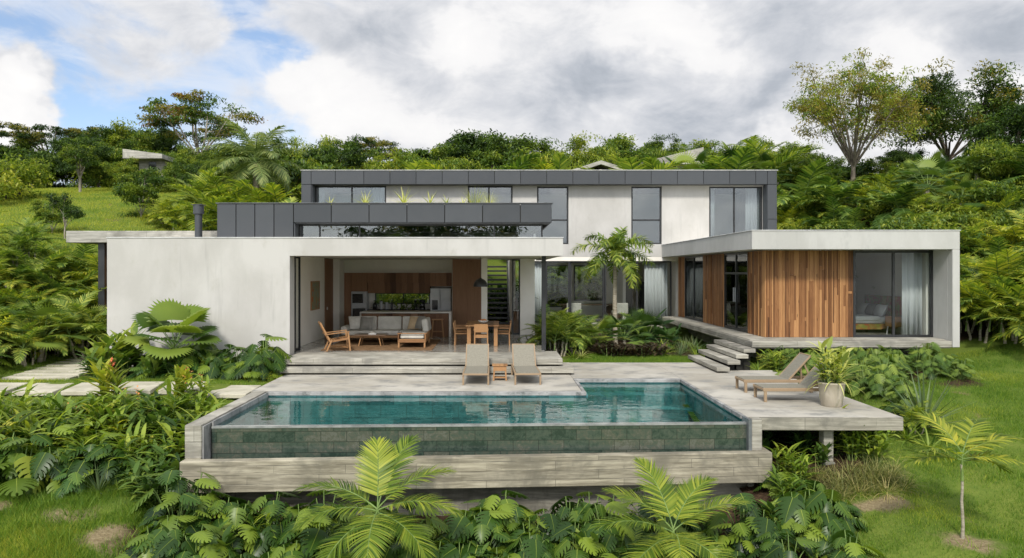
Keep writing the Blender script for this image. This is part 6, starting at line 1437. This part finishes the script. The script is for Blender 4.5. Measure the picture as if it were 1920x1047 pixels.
# ------------------------------------------------------------------ grass blades
def grass(name, poly, n, h_, w, mats, seed, lean=.5, keep=None):
    g = np.random.default_rng(seed); P_ = np.array(poly); x0, y0 = P_.min(0); x1, y1 = P_.max(0)
    x = g.uniform(x0, x1, n * 2); y = g.uniform(y0, y1, n * 2); c = np.zeros(len(x), bool); m = len(P_)
    for i in range(m):
        a, b = P_[i], P_[(i + 1) % m]
        if a[1] == b[1]: continue
        t = (a[1] > y) != (b[1] > y); c ^= t & (x < (b[0] - a[0]) * (y - a[1]) / (b[1] - a[1]) + a[0])
    if keep is not None: c &= keep(x, y, g)
    x, y = x[c][:n], y[c][:n]; n = len(x); z = gz_arr(x, y)
    a = g.uniform(0, 2 * pi, n); hh = h_ * g.uniform(.5, 1.3, n) * (.75 + .5 * np.sin(x * 1.7 + 2 * np.sin(y * 1.1)) ** 2); ln = lean * hh * g.uniform(.2, 1.2, n); b = g.uniform(0, 2 * pi, n)
    ww = w * g.uniform(.6, 1.3, n)
    v = np.stack([np.stack([x - np.cos(a) * ww, y - np.sin(a) * ww, z - .02], 1), np.stack([x + np.cos(a) * ww, y + np.sin(a) * ww, z - .02], 1), np.stack([x + np.cos(b) * ln, y + np.sin(b) * ln, z + hh], 1)], 1).reshape(-1, 3)
    me = bpy.data.meshes.new(name); me.vertices.add(3 * n); me.vertices.foreach_set('co', v.astype(np.float32).ravel()); me.loops.add(3 * n); me.loops.foreach_set('vertex_index', np.arange(3 * n, dtype=np.int32))
    me.polygons.add(n); me.polygons.foreach_set('loop_start', np.arange(0, 3 * n, 3, dtype=np.int32)); me.polygons.foreach_set('loop_total', np.full(n, 3, np.int32))
    for m_ in mats: me.materials.append(M[m_])
    if len(mats) > 1:
        pt = np.sin(x * 1.3 + 1.5 * np.sin(y * .9)) * np.sin(y * 1.15 + np.sin(x * .7)) + g.normal(0, .35, n)
        me.polygons.foreach_set('material_index', (pt > .6).astype(np.int32))
    me.update(calc_edges=True)
    o = bpy.data.objects.new(name, me); COL.objects.link(o); tag(o, kind='stuff'); return o
def bare(x, y, g):
    f = np.sin(x * 2.1 + 1.3 * np.sin(y * 1.7)) * np.sin(y * 2.3 + 1.1 * np.sin(x * 1.3)); return f + g.normal(0, .25, len(x)) < .62
GB = ['grass_blade', 'grass_blade_dry']
def undry(x, y, g):
    k = np.ones(len(x), bool)
    for cx, cy, rx, ry in DRY: k &= (((x - cx) / rx) ** 2 + ((y - cy) / ry) ** 2 > .35 + g.random(len(x)) * 1.1)
    return k
def keepR(x, y, g): return bare(x, y, g) & undry(x, y, g) & ~((x < 7.9) & (y > 14.3) & (y < 21.3))
tag(grass('lawn', [(5.0, 10.9), (17, 10.9), (19, 24), (13.0, 23.3), (7.8, 23), (7.9, 14.3), (6.0, 13.6), (5.4, 12.4)], 230000, .06, .0050, GB, 1, .8, keepR), 'green lawn sloping down on the right of the terrace', 'grass')
tag(grass('rough_grass', [(-10.5, 10.9), (-4.8, 10.9), (-5.6, 12.9), (-6.0, 13.7), (-11.5, 14.3)], 70000, .10, .0055, ['grass_blade', 'grass_blade_dry'], 2, .9, lambda x, y, g: bare(x, y, g) & undry(x, y, g)), 'rough grass with bare patches below the left bank', 'grass')
def clump(x, y, g): return (np.sin(x * 3.1 + 1.7 * np.sin(y * 2.3)) * np.sin(y * 3.7 + 1.3 * np.sin(x * 2.9)) + g.normal(0, .22, len(x)) > .45)
tag(grass('tall_grass', [(-10.5, 10.9), (-5.0, 10.9), (-5.6, 12.9), (-6.0, 13.7), (-11.5, 14.3)], 9000, .22, .007, ['grass_blade'], 12, 1.0, clump), 'longer dark grass in clumps on the rough slope', 'grass')
tag(grass('tall_grass', [(5.6, 10.9), (16, 10.9), (18, 21), (9.5, 20), (8.1, 15), (6.2, 13.0)], 7000, .15, .006, ['grass_blade'], 13, 1.0, clump), 'longer grass in clumps on the right lawn', 'grass')
def keepP(x, y, g): return ~((y > 17.43) & (y < 18.87) & (np.mod(x + 12.6 + (y - 18.15) * .2, 1.14) < .97)) & ~((x > -13.2) & (x < -10.9) & (y > 19.2) & (np.mod(y - 19.25, .55) < .42))
tag(grass('lawn', [(-15.5, 16.9), (-5.95, 16.9), (-5.95, 19.9), (-10.8, 19.6), (-10.9, 23.8), (-13.6, 23.8), (-15.5, 20)], 70000, .06, .006, GB, 3, .7, keepP), 'short lawn between the stepping stones and the white wall bed', 'grass')
tag(grass('lawn', [(2.1, 23.06), (6.6, 23.06), (7.2, 24.9), (2.6, 24.9)], 26000, .07, .006, ['grass_blade'], 4, .6), 'strip of lawn before the courtyard bed', 'grass')
tag(grass('meadow', [(-15.0, 27.5), (-12.5, 34), (-10, 46), (-12, 58), (-36, 60), (-36, 46), (-24, 27.5)], 150000, .11, .012, ['grass_blade_dry', 'grass_blade'], 5, .7), 'sunny meadow grass on the left hill', 'grass')
